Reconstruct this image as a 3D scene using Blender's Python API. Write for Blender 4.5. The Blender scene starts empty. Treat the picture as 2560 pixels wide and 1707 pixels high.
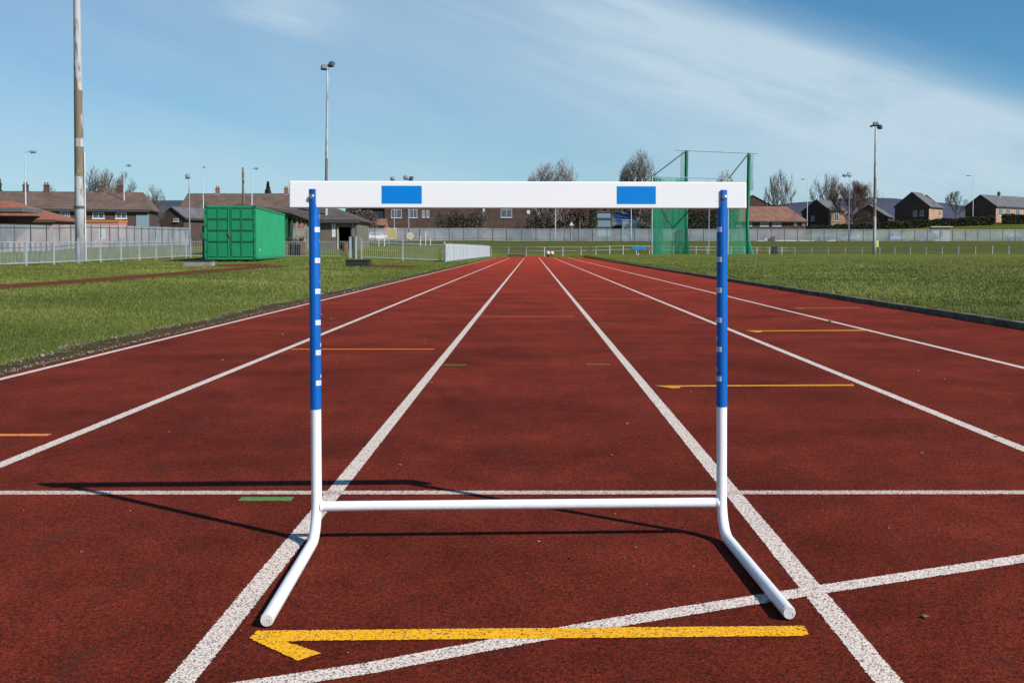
import bpy, math, random
import numpy as np
from mathutils import Vector, Matrix
C = bpy.context.scene.collection
scn = bpy.context.scene
R = math.radians
# ------------------------------------------------------------------ camera, sky, sun
CAMH = 0.745
F, CX, HOR = 2721.0, 1329.0, 622.6      # measured on the 2560 px wide photograph
PITCH = R(2.2); CY = HOR + F*math.tan(PITCH)
cam = bpy.data.cameras.new('camera'); co = bpy.data.objects.new('camera', cam); C.objects.link(co)
co.location = (0, 0, CAMH); co.rotation_euler = (math.pi/2 - PITCH, 0, 0)
cam.sensor_width = 36; cam.lens = 36*F/2560; cam.shift_x = (1280-CX)/2560; cam.shift_y = (CY-853.5)/2560
cam.clip_start = 0.05; cam.clip_end = 12000
scn.camera = co
TS = Vector((1.033, -0.668, 1.0)).normalized()    # towards the sun
ELEV = math.asin(TS.z); AZ = math.atan2(TS.x, TS.y)
sl = bpy.data.lights.new('sun', 'SUN'); sl.energy = 5.0; sl.angle = R(0.53); sl.color = (1.0, 0.955, 0.90)
so = bpy.data.objects.new('sun', sl); C.objects.link(so)
so.rotation_euler = TS.to_track_quat('Z', 'Y').to_euler()
scn.view_settings.view_transform = 'Standard'; scn.view_settings.look = 'None'
scn.view_settings.exposure = 0.2; scn.view_settings.gamma = 1
world = bpy.data.worlds.new('World'); scn.world = world; world.use_nodes = True
wn, wl = world.node_tree.nodes, world.node_tree.links
def wmath(op, a, b=None, c=None, clamp=False):
    n = wn.new('ShaderNodeMath'); n.operation = op; n.use_clamp = clamp
    for i, v in enumerate((a, b, c)):
        if v is None: continue
        if isinstance(v, (int, float)): n.inputs[i].default_value = v
        else: wl.new(v, n.inputs[i])
    return n.outputs[0]
def wstep(x, a, b):
    n = wn.new('ShaderNodeMapRange'); n.interpolation_type = 'SMOOTHSTEP'
    wl.new(x, n.inputs[0]); n.inputs[1].default_value = a; n.inputs[2].default_value = b
    n.inputs[3].default_value = 0; n.inputs[4].default_value = 1
    return n.outputs[0]
def build_sky():
    wn.clear()
    out = wn.new('ShaderNodeOutputWorld'); bg = wn.new('ShaderNodeBackground'); bg.inputs[1].default_value = 0.085
    sky = wn.new('ShaderNodeTexSky'); sky.sky_type = 'NISHITA'; sky.sun_disc = False
    sky.sun_elevation = ELEV; sky.sun_rotation = AZ; sky.altitude = 150
    sky.air_density = 1.0; sky.dust_density = 0.35; sky.ozone_density = 2.2
    tc = wn.new('ShaderNodeTexCoord'); sp = wn.new('ShaderNodeSeparateXYZ'); wl.new(tc.outputs['Generated'], sp.inputs[0])
    x, y, z = sp.outputs
    yy = wmath('MAXIMUM', wmath('ABSOLUTE', y), 0.15)
    a = wmath('DIVIDE', x, yy); e = wmath('DIVIDE', z, yy)
    # streak coordinates: s along the wind (falls to the right), t across it
    ca, sa = math.cos(R(-17)), math.sin(R(-17))
    s = wmath('ADD', wmath('MULTIPLY', a, ca), wmath('MULTIPLY', e, sa))
    t = wmath('ADD', wmath('MULTIPLY', a, -sa), wmath('MULTIPLY', e, ca))
    def noise(sx, sy, off, detail=6, rough=0.55, dist=0.0):
        cb = wn.new('ShaderNodeCombineXYZ')
        wl.new(wmath('MULTIPLY', s, sx), cb.inputs[0]); wl.new(wmath('MULTIPLY', t, sy), cb.inputs[1]); cb.inputs[2].default_value = off
        n = wn.new('ShaderNodeTexNoise'); n.inputs['Scale'].default_value = 1; n.inputs['Detail'].default_value = detail
        n.inputs['Roughness'].default_value = rough; n.inputs['Distortion'].default_value = dist
        wl.new(cb.outputs[0], n.inputs['Vector']); return n.outputs[0]
    n1 = noise(2.2, 11, 1.3, 7, 0.6, 0.4); n2 = noise(1.2, 3.2, 7.7, 5, 0.5, 0.6); n3 = noise(5.5, 30, 3.1, 6, 0.65, 0.3); n4 = noise(9, 60, 5.2, 4, 0.6, 0.2)
    tw = wmath('ADD', t, wmath('MULTIPLY', wmath('SUBTRACT', n2, 0.5), 0.07))
    # broad bank of cirrus: sharp upper edge, feathering below, opening out to the right
    upper = wstep(tw, 0.276, 0.240)
    lower = wstep(tw, 0.08, 0.21)
    along = wstep(s, -0.26, 0.12)
    band = wmath('MULTIPLY', wmath('MULTIPLY', upper, lower), along)
    
    tex = wmath('ADD', wmath('MULTIPLY', wstep(n1, 0.25, 0.72), 0.62), wmath('MULTIPLY', wstep(n3, 0.3, 0.75), 0.38))
    c1 = wmath('MULTIPLY', band, wmath('ADD', 0.12, wmath('MULTIPLY', tex, 0.75)))
    # thin streak at the upper left
    ts = wmath('ADD', t, wmath('MULTIPLY', wmath('SUBTRACT', n1, 0.5), 0.03))
    st = wmath('MULTIPLY', wstep(ts, 0.115, 0.135), wstep(ts, 0.185, 0.138))
    st = wmath('MULTIPLY', st, wmath('MULTIPLY', wstep(s, -0.36, -0.30), wstep(s, -0.20, -0.27)))
    c2 = wmath('MULTIPLY', st, wmath('ADD', 0.22, wmath('MULTIPLY', wstep(n3, 0.3, 0.7), 0.45)))
    vn = wmath('ADD', wmath('MULTIPLY', wstep(n2, 0.30, 0.70), 0.16), wmath('MULTIPLY', wstep(n1, 0.28, 0.72), 0.20))
    veil = wmath('MULTIPLY', wmath('ADD', 0.25, vn), wstep(tw, 0.300, 0.246))
    hz = wmath('MULTIPLY', wstep(e, 0.16, 0.0), 0.22)
    veil = wmath('ADD', veil, hz)
    lowv = wmath('MULTIPLY', wstep(n4, 0.52, 0.75), wmath('MULTIPLY', wstep(n2, 0.5, 0.65), 0.16))
    cl = wmath('ADD', wmath('ADD', c1, c2), wmath('ADD', veil, lowv), clamp=True)
    cl = wmath('MULTIPLY', cl, wstep(z, 0.0, 0.06))
    cl = wmath('MULTIPLY', cl, 0.9, clamp=True)
    tint = wn.new('ShaderNodeMix'); tint.data_type = 'RGBA'; tint.blend_type = 'MULTIPLY'; tint.inputs[0].default_value = 1
    tint.inputs['B'].default_value = (0.92, 0.97, 0.98, 1) if 'B' in tint.inputs.keys() else (1, 1, 1, 1)
    wl.new(sky.outputs[0], tint.inputs[6]); tint.inputs[7].default_value = (0.46, 0.845, 1.05, 1)
    mx = wn.new('ShaderNodeMix'); mx.data_type = 'RGBA'
    wl.new(cl, mx.inputs[0]); wl.new(tint.outputs[2], mx.inputs[6]); mx.inputs[7].default_value = (5.55, 7.05, 8.15, 1)
    wl.new(mx.outputs[2], bg.inputs[0]); wl.new(bg.outputs[0], out.inputs[0])
build_sky()

# ------------------------------------------------------------------ picture-to-place measuring
def pt(u, v, Y):
    """point of the place at distance Y seen at photograph pixel (u, v)"""
    ru, rv = (u-CX)/F, (CY-v)/F
    c, s = math.cos(PITCH), math.sin(PITCH)
    d = Vector((ru, c + rv*s, -s + rv*c)); k = Y/d.y
    return Vector((d.x*k, Y, CAMH + d.z*k))
def gp(u, v, z=0.0):
    ru, rv = (u-CX)/F, (CY-v)/F
    c, s = math.cos(PITCH), math.sin(PITCH)
    d = Vector((ru, c + rv*s, -s + rv*c)); k = (z-CAMH)/d.z
    return Vector((d.x*k, d.y*k, z))
D = 1.08844                                         # factor from the 2352 px view
def pd(u, v, Y): return pt(u*D, v*D, Y)
def gd(u, v, z=0.0): return gp(u*D, v*D, z)

# ------------------------------------------------------------------ materials
MATS = {}
def mat(name, col, rough=0.6, metal=0.0, col2=None, scale=5.0, detail=4, bump=0.0, bscale=None, spec=0.5, coat=0.0, stretch=None, lo=0.35, hi=0.65, alpha=None, local=True, dirt=None):
    if name in MATS: return MATS[name]
    m = bpy.data.materials.new(name); m.use_nodes = True; n, l = m.node_tree.nodes, m.node_tree.links
    b = n['Principled BSDF']; b.inputs['Roughness'].default_value = rough; b.inputs['Metallic'].default_value = metal
    b.inputs['Specular IOR Level'].default_value = spec; b.inputs['Coat Weight'].default_value = coat
    tc = n.new('ShaderNodeTexCoord'); mp = n.new('ShaderNodeMapping'); l.new(tc.outputs['Object' if local else 'Object'], mp.inputs[0])
    if stretch: mp.inputs['Scale'].default_value = stretch
    if col2 is None: col2 = tuple(c*0.82 for c in col)
    ns = n.new('ShaderNodeTexNoise'); ns.inputs['Scale'].default_value = scale; ns.inputs['Detail'].default_value = detail; ns.inputs['Roughness'].default_value = 0.6
    l.new(mp.outputs[0], ns.inputs['Vector'])
    r = n.new('ShaderNodeMapRange'); r.inputs[1].default_value = lo; r.inputs[2].default_value = hi; l.new(ns.outputs[0], r.inputs[0])
    mx = n.new('ShaderNodeMix'); mx.data_type = 'RGBA'; l.new(r.outputs[0], mx.inputs[0])
    mx.inputs[6].default_value = (*col, 1); mx.inputs[7].default_value = (*col2, 1); l.new(mx.outputs[2], b.inputs['Base Color'])
    if bump:
        bn = n.new('ShaderNodeTexNoise'); bn.inputs['Scale'].default_value = bscale or scale*4; bn.inputs['Detail'].default_value = 4; l.new(mp.outputs[0], bn.inputs['Vector'])
        bp = n.new('ShaderNodeBump'); bp.inputs['Strength'].default_value = bump; bp.inputs['Distance'].default_value = 0.02
        l.new(bn.outputs[0], bp.inputs['Height']); l.new(bp.outputs[0], b.inputs['Normal'])
    if alpha is not None: b.inputs['Alpha'].default_value = alpha
    if dirt:
        dn = n.new('ShaderNodeTexNoise'); dn.inputs['Scale'].default_value = dirt[0]; dn.inputs['Detail'].default_value = 8; dn.inputs['Roughness'].default_value = .65; l.new(mp.outputs[0], dn.inputs['Vector'])
        dr = n.new('ShaderNodeMapRange'); dr.inputs[1].default_value = dirt[1]; dr.inputs[2].default_value = dirt[1]+.08; dr.inputs[4].default_value = dirt[2]; l.new(dn.outputs[0], dr.inputs[0])
        dm = n.new('ShaderNodeMix'); dm.data_type = 'RGBA'; l.new(dr.outputs[0], dm.inputs[0]); l.new(mx.outputs[2], dm.inputs[6]); dm.inputs[7].default_value = (*dirt[3], 1); l.new(dm.outputs[2], b.inputs['Base Color'])
    MATS[name] = m; return m

def brick_mat(name, c1, c2, mortar, bw=0.225, bh=0.075, rough=0.85, ms=0.01, axis='wall'):
    if name in MATS: return MATS[name]
    m = bpy.data.materials.new(name); m.use_nodes = True; n, l = m.node_tree.nodes, m.node_tree.links
    b = n['Principled BSDF']; b.inputs['Roughness'].default_value = rough; b.inputs['Specular IOR Level'].default_value = 0.25
    tc = n.new('ShaderNodeTexCoord'); sp = n.new('ShaderNodeSeparateXYZ'); l.new(tc.outputs['Object'], sp.inputs[0])
    ad = n.new('ShaderNodeMath'); ad.operation = 'ADD'; l.new(sp.outputs[0], ad.inputs[0])
    if axis == 'wall': l.new(sp.outputs[1], ad.inputs[1])
    else: ad.inputs[1].default_value = 0
    cb = n.new('ShaderNodeCombineXYZ'); l.new(ad.outputs[0], cb.inputs[0]); l.new(sp.outputs[2], cb.inputs[1])
    br = n.new('ShaderNodeTexBrick'); br.inputs['Scale'].default_value = 1; br.inputs['Brick Width'].default_value = bw; br.inputs['Row Height'].default_value = bh
    br.inputs['Mortar Size'].default_value = ms; br.inputs['Color1'].default_value = (*c1, 1); br.inputs['Color2'].default_value = (*c2, 1); br.inputs['Mortar'].default_value = (*mortar, 1)
    l.new(cb.outputs[0], br.inputs['Vector'])
    ns = n.new('ShaderNodeTexNoise'); ns.inputs['Scale'].default_value = 0.8; ns.inputs['Detail'].default_value = 6; l.new(tc.outputs['Object'], ns.inputs['Vector'])
    r = n.new('ShaderNodeMapRange'); r.inputs[1].default_value = .3; r.inputs[2].default_value = .7; r.inputs[3].default_value = .75; r.inputs[4].default_value = 1.2; l.new(ns.outputs[0], r.inputs[0])
    mx = n.new('ShaderNodeMix'); mx.data_type = 'RGBA'; mx.blend_type = 'MULTIPLY'; mx.inputs[0].default_value = 1
    l.new(br.outputs[0], mx.inputs[6]); l.new(r.outputs[0], mx.inputs[7]); l.new(mx.outputs[2], b.inputs['Base Color'])
    MATS[name] = m; return m

M_white = mat('white_gloss_paint', (0.80, 0.80, 0.80), 0.34, col2=(0.72, 0.72, 0.73), scale=9, coat=0.1, bump=0.04, bscale=60, dirt=(38, .66, .45, (.38, .33, .29)))
M_board = mat('white_hurdle_board', (0.80, 0.79, 0.78), 0.42, col2=(0.77, 0.77, 0.77), scale=3, stretch=(1, 1, 6), bump=0.02, bscale=40, dirt=(26, .69, .35, (.50, .48, .46)))
M_blue = mat('blue_plastic_sleeve', (0.0, 0.105, 0.42), 0.45, col2=(0.0, 0.092, 0.37), scale=8, spec=.3, bump=0.03, bscale=90)
M_blue2 = mat('blue_board_sticker', (0.0, 0.195, 0.60), 0.5, spec=.2, col2=(0.0, 0.18, 0.57), scale=6)
M_label = mat('white_scale_label', (0.62, 0.66, 0.76), 0.5, col2=(0.5, 0.54, 0.66), scale=220)
M_ink = mat('grey_label_ink', (0.22, 0.24, 0.32), 0.6)
M_chrome = mat('zinc_bolt', (0.6, 0.58, 0.55), 0.28, 1.0)
M_cap = mat('white_end_cap', (0.7, 0.69, 0.68), 0.45, col2=(0.55, 0.55, 0.55), scale=50)
M_galv = mat('galvanised_steel', (0.36, 0.39, 0.42), 0.55, 0.35, col2=(0.24, 0.26, 0.29), scale=3, bump=0.05)
M_galvl = mat('pale_galvanised_steel', (0.47, 0.50, 0.54), 0.55, 0.25, col2=(0.34, 0.37, 0.41), scale=2)
M_pal = mat('weathered_palisade_steel', (0.52, 0.55, 0.58), 0.6, 0.0, col2=(0.30, 0.36, 0.41), scale=0.35, detail=6)
M_slat = mat('pale_grey_slat_paint', (0.58, 0.61, 0.65), 0.6, col2=(0.46, 0.49, 0.53), scale=1)
M_dpost = mat('dark_steel_post', (0.08, 0.09, 0.10), 0.6, 0.3)
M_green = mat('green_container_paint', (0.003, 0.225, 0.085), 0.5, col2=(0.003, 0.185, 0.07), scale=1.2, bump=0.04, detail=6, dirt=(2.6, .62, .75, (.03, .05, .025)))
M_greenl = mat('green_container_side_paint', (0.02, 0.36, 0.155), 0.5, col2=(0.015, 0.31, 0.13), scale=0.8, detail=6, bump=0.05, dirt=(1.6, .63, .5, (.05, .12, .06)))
M_greend = mat('dark_green_door_recess', (0.004, 0.085, 0.045), 0.6)
M_black = mat('black_rubber', (0.012, 0.013, 0.016), 0.6, col2=(0.025, 0.025, 0.03), scale=6)
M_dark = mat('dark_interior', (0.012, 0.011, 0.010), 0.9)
M_glass = mat('window_glass', (0.05, 0.07, 0.085), 0.08, col2=(0.10, 0.13, 0.15), scale=1.4, spec=0.8)
M_frame = mat('white_window_frame', (0.72, 0.72, 0.70), 0.5)
M_conc = mat('weathered_concrete', (0.30, 0.28, 0.24), 0.85, col2=(0.19, 0.17, 0.15), scale=2.5, bump=0.2, detail=8)
M_render = mat('grey_brown_render', (0.16, 0.14, 0.11), 0.9, col2=(0.115, 0.10, 0.08), scale=1.5, detail=8)
M_roofgrey = brick_mat('grey_slate_roof', (0.12, 0.115, 0.12), (0.15, 0.145, 0.15), (0.07, 0.068, 0.07), 0.33, 0.22, ms=0.02)
M_roofbrown = brick_mat('brown_tile_roof', (0.125, 0.085, 0.066), (0.155, 0.105, 0.082), (0.07, 0.048, 0.04), 0.33, 0.20, ms=0.02)
M_roofred = brick_mat('red_brown_tile_roof', (0.21, 0.105, 0.07), (0.26, 0.13, 0.09), (0.11, 0.06, 0.045), 0.33, 0.20, ms=0.02)
M_roofpav = brick_mat('brown_grey_felt_roof', (0.085, 0.072, 0.065), (0.10, 0.085, 0.075), (0.06, 0.05, 0.045), 0.6, 0.3, ms=0.01)
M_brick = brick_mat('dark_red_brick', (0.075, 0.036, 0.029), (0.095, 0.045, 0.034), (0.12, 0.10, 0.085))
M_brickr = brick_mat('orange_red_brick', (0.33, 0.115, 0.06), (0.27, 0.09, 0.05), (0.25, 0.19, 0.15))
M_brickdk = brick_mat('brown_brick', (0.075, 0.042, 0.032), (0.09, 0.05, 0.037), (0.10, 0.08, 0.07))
M_brickbuff = brick_mat('buff_and_sunlit_brick', (0.36, 0.20, 0.125), (0.42, 0.24, 0.14), (0.34, 0.26, 0.2))
M_salmon = mat('salmon_container_paint', (0.48, 0.24, 0.20), 0.6, col2=(0.42, 0.20, 0.17), scale=1)
M_orange = mat('orange_rim_paint', (0.68, 0.20, 0.03), 0.5)
M_bark = mat('grey_brown_bark', (0.085, 0.072, 0.062), 0.9, col2=(0.13, 0.115, 0.10), scale=3)
M_barkred = mat('reddish_brown_twigs', (0.10, 0.060, 0.045), 0.9, col2=(0.15, 0.09, 0.07), scale=2)
M_barkpale = mat('pale_brown_twigs', (0.19, 0.155, 0.12), 0.9, col2=(0.12, 0.10, 0.08), scale=2)
M_birch = mat('white_birch_bark', (0.42, 0.40, 0.36), 0.85, col2=(0.10, 0.09, 0.08), scale=4, stretch=(1, 1, 3))
M_conif = mat('dark_conifer_needles', (0.012, 0.035, 0.02), 0.85, col2=(0.03, 0.06, 0.03), scale=2)
M_hedge = mat('brown_green_hedge_leaves', (0.055, 0.045, 0.016), 0.9, col2=(0.035, 0.045, 0.015), scale=1.2)
M_shrub = mat('dull_green_shrub_leaves', (0.028, 0.042, 0.016), 0.9, col2=(0.06, 0.05, 0.025), scale=1.0)
M_moor = mat('haze_blue_moorland', (0.072, 0.080, 0.118), 1.0, col2=(0.060, 0.068, 0.10), scale=0.004, detail=8, spec=0)  # moorland with the blue of distance haze put into its colour
M_yel = mat('pale_yellow_paint', (0.75, 0.66, 0.20), 0.6)
M_cream = mat('cream_paint', (0.62, 0.54, 0.38), 0.6)
M_woodpole = mat('weathered_wood_pole', (0.20, 0.15, 0.10), 0.9, col2=(0.11, 0.085, 0.06), scale=3, stretch=(4, 4, .4))
M_woodb = mat('brown_timber', (0.20, 0.10, 0.055), 0.8, col2=(0.12, 0.06, 0.035), scale=4)
M_tarp = mat('bright_blue_cover', (0.01, 0.22, 0.42), 0.6, col2=(0.01, 0.17, 0.34), scale=3)
M_tile_solar = mat('blue_solar_panel', (0.03, 0.06, 0.16), 0.25, col2=(0.05, 0.09, 0.22), scale=1)
M_louvre = mat('pale_blue_louvre_metal', (0.22, 0.30, 0.34), 0.5)
M_red = mat('dull_red_plastic', (0.40, 0.06, 0.05), 0.6)
M_bin = mat('dark_grey_bin_plastic', (0.035, 0.038, 0.055), 0.5)
M_wcar = mat('white_car_paint', (0.75, 0.76, 0.78), 0.25, coat=0.5)
M_scar = mat('silver_car_paint', (0.30, 0.33, 0.37), 0.3, 0.5, coat=0.5)
M_dcar = mat('dark_blue_grey_car_paint', (0.05, 0.06, 0.09), 0.3, 0.3, coat=0.5)
M_lampg = mat('floodlight_glass', (0.16, 0.19, 0.21), 0.15)
M_asph = mat('asphalt', (0.05, 0.05, 0.052), 0.9, col2=(0.065, 0.064, 0.062), scale=3)

def net_mat(name, col, a):
    m = bpy.data.materials.new(name); m.use_nodes = True; n, l = m.node_tree.nodes, m.node_tree.links
    b = n['Principled BSDF']; b.inputs['Base Color'].default_value = (*col, 1); b.inputs['Roughness'].default_value = 0.7
    tc = n.new('ShaderNodeTexCoord'); ns = n.new('ShaderNodeTexNoise'); ns.inputs['Scale'].default_value = 1.4; ns.inputs['Detail'].default_value = 5
    mp = n.new('ShaderNodeMapping'); mp.inputs['Scale'].default_value = (1.5, 1.5, .35); l.new(tc.outputs['Object'], mp.inputs[0]); l.new(mp.outputs[0], ns.inputs['Vector'])
    r = n.new('ShaderNodeMapRange'); r.inputs[1].default_value = .3; r.inputs[2].default_value = .7; r.inputs[3].default_value = a-0.15; r.inputs[4].default_value = min(1, a+0.15)
    l.new(ns.outputs[0], r.inputs[0]); l.new(r.outputs[0], b.inputs['Alpha'])
    return m
M_net = net_mat('green_netting', (0.0, 0.19, 0.10), 0.50)
M_netd = net_mat('bunched_green_netting', (0.0, 0.19, 0.085), 0.94)

# ---- rusty mast
def mast_mat():
    m = bpy.data.materials.new('peeling_painted_mast'); m.use_nodes = True; n, l = m.node_tree.nodes, m.node_tree.links
    b = n['Principled BSDF']; b.inputs['Roughness'].default_value = .75
    tc = n.new('ShaderNodeTexCoord'); mp = n.new('ShaderNodeMapping'); mp.inputs['Scale'].default_value = (2.2, 2.2, .42); l.new(tc.outputs['Object'], mp.inputs[0])
    ns = n.new('ShaderNodeTexNoise'); ns.inputs['Scale'].default_value = 1.5; ns.inputs['Detail'].default_value = 8; ns.inputs['Roughness'].default_value = .6; l.new(mp.outputs[0], ns.inputs['Vector'])
    sp = n.new('ShaderNodeSeparateXYZ'); l.new(tc.outputs['Object'], sp.inputs[0])
    zr = n.new('ShaderNodeValToRGB'); mr = n.new('ShaderNodeMapRange'); mr.inputs[2].default_value = 20; l.new(sp.outputs[2], mr.inputs[0]); l.new(mr.outputs[0], zr.inputs[0])
    e = zr.color_ramp.elements; zr.color_ramp.interpolation = 'CONSTANT'
    e[0].position = 0; e[0].color = (0, 0, 0, 1); e[1].position = .065; e[1].color = (.30, .30, .30, 1)
    for p, v in ((.2, .47), (.27, .30), (.29, .45), (.405, .29), (.53, .33), (.6, .27)):
        q = e.new(p); q.color = (v, v, v, 1)
    ad = n.new('ShaderNodeMath'); ad.operation = 'ADD'; l.new(ns.outputs[0], ad.inputs[0]); l.new(zr.outputs[0], ad.inputs[1])
    r = n.new('ShaderNodeMapRange'); r.inputs[1].default_value = .80; r.inputs[2].default_value = .88; l.new(ad.outputs[0], r.inputs[0])
    n2 = n.new('ShaderNodeTexNoise'); n2.inputs['Scale'].default_value = 3; n2.inputs['Detail'].default_value = 6; l.new(mp.outputs[0], n2.inputs['Vector'])
    rust = n.new('ShaderNodeMix'); rust.data_type = 'RGBA'; l.new(n2.outputs[0], rust.inputs[0]); rust.inputs[6].default_value = (.12, .08, .045, 1); rust.inputs[7].default_value = (.23, .19, .14, 1)
    pa = n.new('ShaderNodeMix'); pa.data_type = 'RGBA'; l.new(n2.outputs[0], pa.inputs[0]); pa.inputs[6].default_value = (.46, .48, .52, 1); pa.inputs[7].default_value = (.36, .36, .36, 1)
    mx = n.new('ShaderNodeMix'); mx.data_type = 'RGBA'; l.new(r.outputs[0], mx.inputs[0]); l.new(pa.outputs[2], mx.inputs[6]); l.new(rust.outputs[2], mx.inputs[7])
    l.new(mx.outputs[2], b.inputs['Base Color']); return m
M_mast = mast_mat()

# ---- track rubber and paint on it: granules shared by both
def granules(n, l):
    tc = n.new('ShaderNodeTexCoord'); g = tc.outputs['Object']
    vo = n.new('ShaderNodeTexVoronoi'); vo.inputs['Scale'].default_value = 240; l.new(g, vo.inputs['Vector'])
    n1 = n.new('ShaderNodeTexNoise'); n1.inputs['Scale'].default_value = 75; n1.inputs['Detail'].default_value = 5; n1.inputs['Roughness'].default_value = .7; l.new(g, n1.inputs['Vector'])
    n2 = n.new('ShaderNodeTexNoise'); n2.inputs['Scale'].default_value = 1.1; n2.inputs['Detail'].default_value = 9; n2.inputs['Roughness'].default_value = .66; l.new(g, n2.inputs['Vector'])
    return g, vo, n1, n2
def track_mat():
    m = bpy.data.materials.new('red_rubber_granules'); m.use_nodes = True; n, l = m.node_tree.nodes, m.node_tree.links
    b = n['Principled BSDF']; b.inputs['Roughness'].default_value = .9; b.inputs['Specular IOR Level'].default_value = .04;
    g, vo, n1, n2 = granules(n, l)
    sepc = n.new('ShaderNodeSeparateColor'); l.new(vo.outputs['Color'], sepc.inputs[0])
    cr = n.new('ShaderNodeValToRGB'); l.new(sepc.outputs[0], cr.inputs[0]); e = cr.color_ramp.elements
    e[0].position = 0; e[0].color = (.048, .013, .009, 1); e[1].position = 1; e[1].color = (.225, .035, .018, 1)
    for p, c in ((.14, (.070, .015, .010, 1)), (.3, (.112, .018, .010, 1)), (.75, (.162, .026, .013, 1))):
        q = e.new(p); q.color = c
    def mul(a, src, lo, hi, x0=.3, x1=.7):
        r = n.new('ShaderNodeMapRange'); r.inputs[1].default_value = x0; r.inputs[2].default_value = x1; r.inputs[3].default_value = lo; r.inputs[4].default_value = hi; l.new(src, r.inputs[0])
        mx = n.new('ShaderNodeMix'); mx.data_type = 'RGBA'; mx.blend_type = 'MULTIPLY'; mx.inputs[0].default_value = 1; l.new(a, mx.inputs[6]); l.new(r.outputs[0], mx.inputs[7]); return mx.outputs[2]
    c = mul(cr.outputs[0], n1.outputs[0], .74, 1.24)
    c = mul(c, n2.outputs[0], .76, 1.26, .36, .64)
    # grazing-angle brightening put into the colour: dark near the start, redder and lighter beyond
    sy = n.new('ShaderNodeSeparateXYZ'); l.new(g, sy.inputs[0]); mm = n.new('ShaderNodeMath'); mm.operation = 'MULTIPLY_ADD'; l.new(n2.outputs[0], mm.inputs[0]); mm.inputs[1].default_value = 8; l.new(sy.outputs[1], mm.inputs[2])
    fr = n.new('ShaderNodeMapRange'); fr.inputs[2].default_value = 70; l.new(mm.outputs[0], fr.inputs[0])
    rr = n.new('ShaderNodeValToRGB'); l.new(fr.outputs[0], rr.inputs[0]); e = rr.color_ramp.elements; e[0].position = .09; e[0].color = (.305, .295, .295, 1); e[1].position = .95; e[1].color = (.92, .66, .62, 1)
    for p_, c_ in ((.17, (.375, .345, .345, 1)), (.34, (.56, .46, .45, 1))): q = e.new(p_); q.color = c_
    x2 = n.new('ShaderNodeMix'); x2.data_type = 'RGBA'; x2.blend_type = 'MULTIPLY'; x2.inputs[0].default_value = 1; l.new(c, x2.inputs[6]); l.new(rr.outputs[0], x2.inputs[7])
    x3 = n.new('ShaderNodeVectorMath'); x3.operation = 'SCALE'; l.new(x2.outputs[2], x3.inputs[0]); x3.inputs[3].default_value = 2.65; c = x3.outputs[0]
    # scuffs and dust
    n3 = n.new('ShaderNodeTexNoise'); n3.inputs['Scale'].default_value = 9; n3.inputs['Detail'].default_value = 4; l.new(g, n3.inputs['Vector'])
    c = mul(c, n3.outputs[0], .88, 1.12)
    mp = n.new('ShaderNodeMapping'); mp.inputs['Scale'].default_value = (3, .9, 1); l.new(g, mp.inputs[0])
    n4 = n.new('ShaderNodeTexNoise'); n4.inputs['Scale'].default_value = 7; n4.inputs['Detail'].default_value = 5; l.new(mp.outputs[0], n4.inputs['Vector'])
    r = n.new('ShaderNodeMapRange'); r.inputs[1].default_value = .70; r.inputs[2].default_value = .80; r.inputs[4].default_value = .35; l.new(n4.outputs[0], r.inputs[0])
    mx = n.new('ShaderNodeMix'); mx.data_type = 'RGBA'; l.new(r.outputs[0], mx.inputs[0]); l.new(c, mx.inputs[6]); mx.inputs[7].default_value = (.22, .10, .075, 1)
    mp2 = n.new('ShaderNodeMapping'); mp2.inputs['Scale'].default_value = (5, 1.6, 1); mp2.inputs['Rotation'].default_value = (0, 0, .35); l.new(g, mp2.inputs[0])
    n6 = n.new('ShaderNodeTexNoise'); n6.inputs['Scale'].default_value = 2.2; n6.inputs['Detail'].default_value = 6; n6.inputs['Distortion'].default_value = .6; l.new(mp2.outputs[0], n6.inputs['Vector'])
    r6 = n.new('ShaderNodeMapRange'); r6.inputs[1].default_value = .60; r6.inputs[2].default_value = .74; r6.inputs[4].default_value = .5; l.new(n6.outputs[0], r6.inputs[0])
    m6 = n.new('ShaderNodeMix'); m6.data_type = 'RGBA'; l.new(r6.outputs[0], m6.inputs[0]); l.new(mx.outputs[2], m6.inputs[6]); m6.inputs[7].default_value = (.055, .022, .018, 1); mx = m6
    l.new(mx.outputs[2], b.inputs['Base Color'])
    ad = n.new('ShaderNodeMath'); ad.operation = 'ADD'; l.new(vo.outputs['Distance'], ad.inputs[0]); l.new(n1.outputs[0], ad.inputs[1])
    bp = n.new('ShaderNodeBump'); bp.inputs['Strength'].default_value = .55; bp.inputs['Distance'].default_value = .002; l.new(ad.outputs[0], bp.inputs['Height']); l.new(bp.outputs[0], b.inputs['Normal'])
    return m
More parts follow.
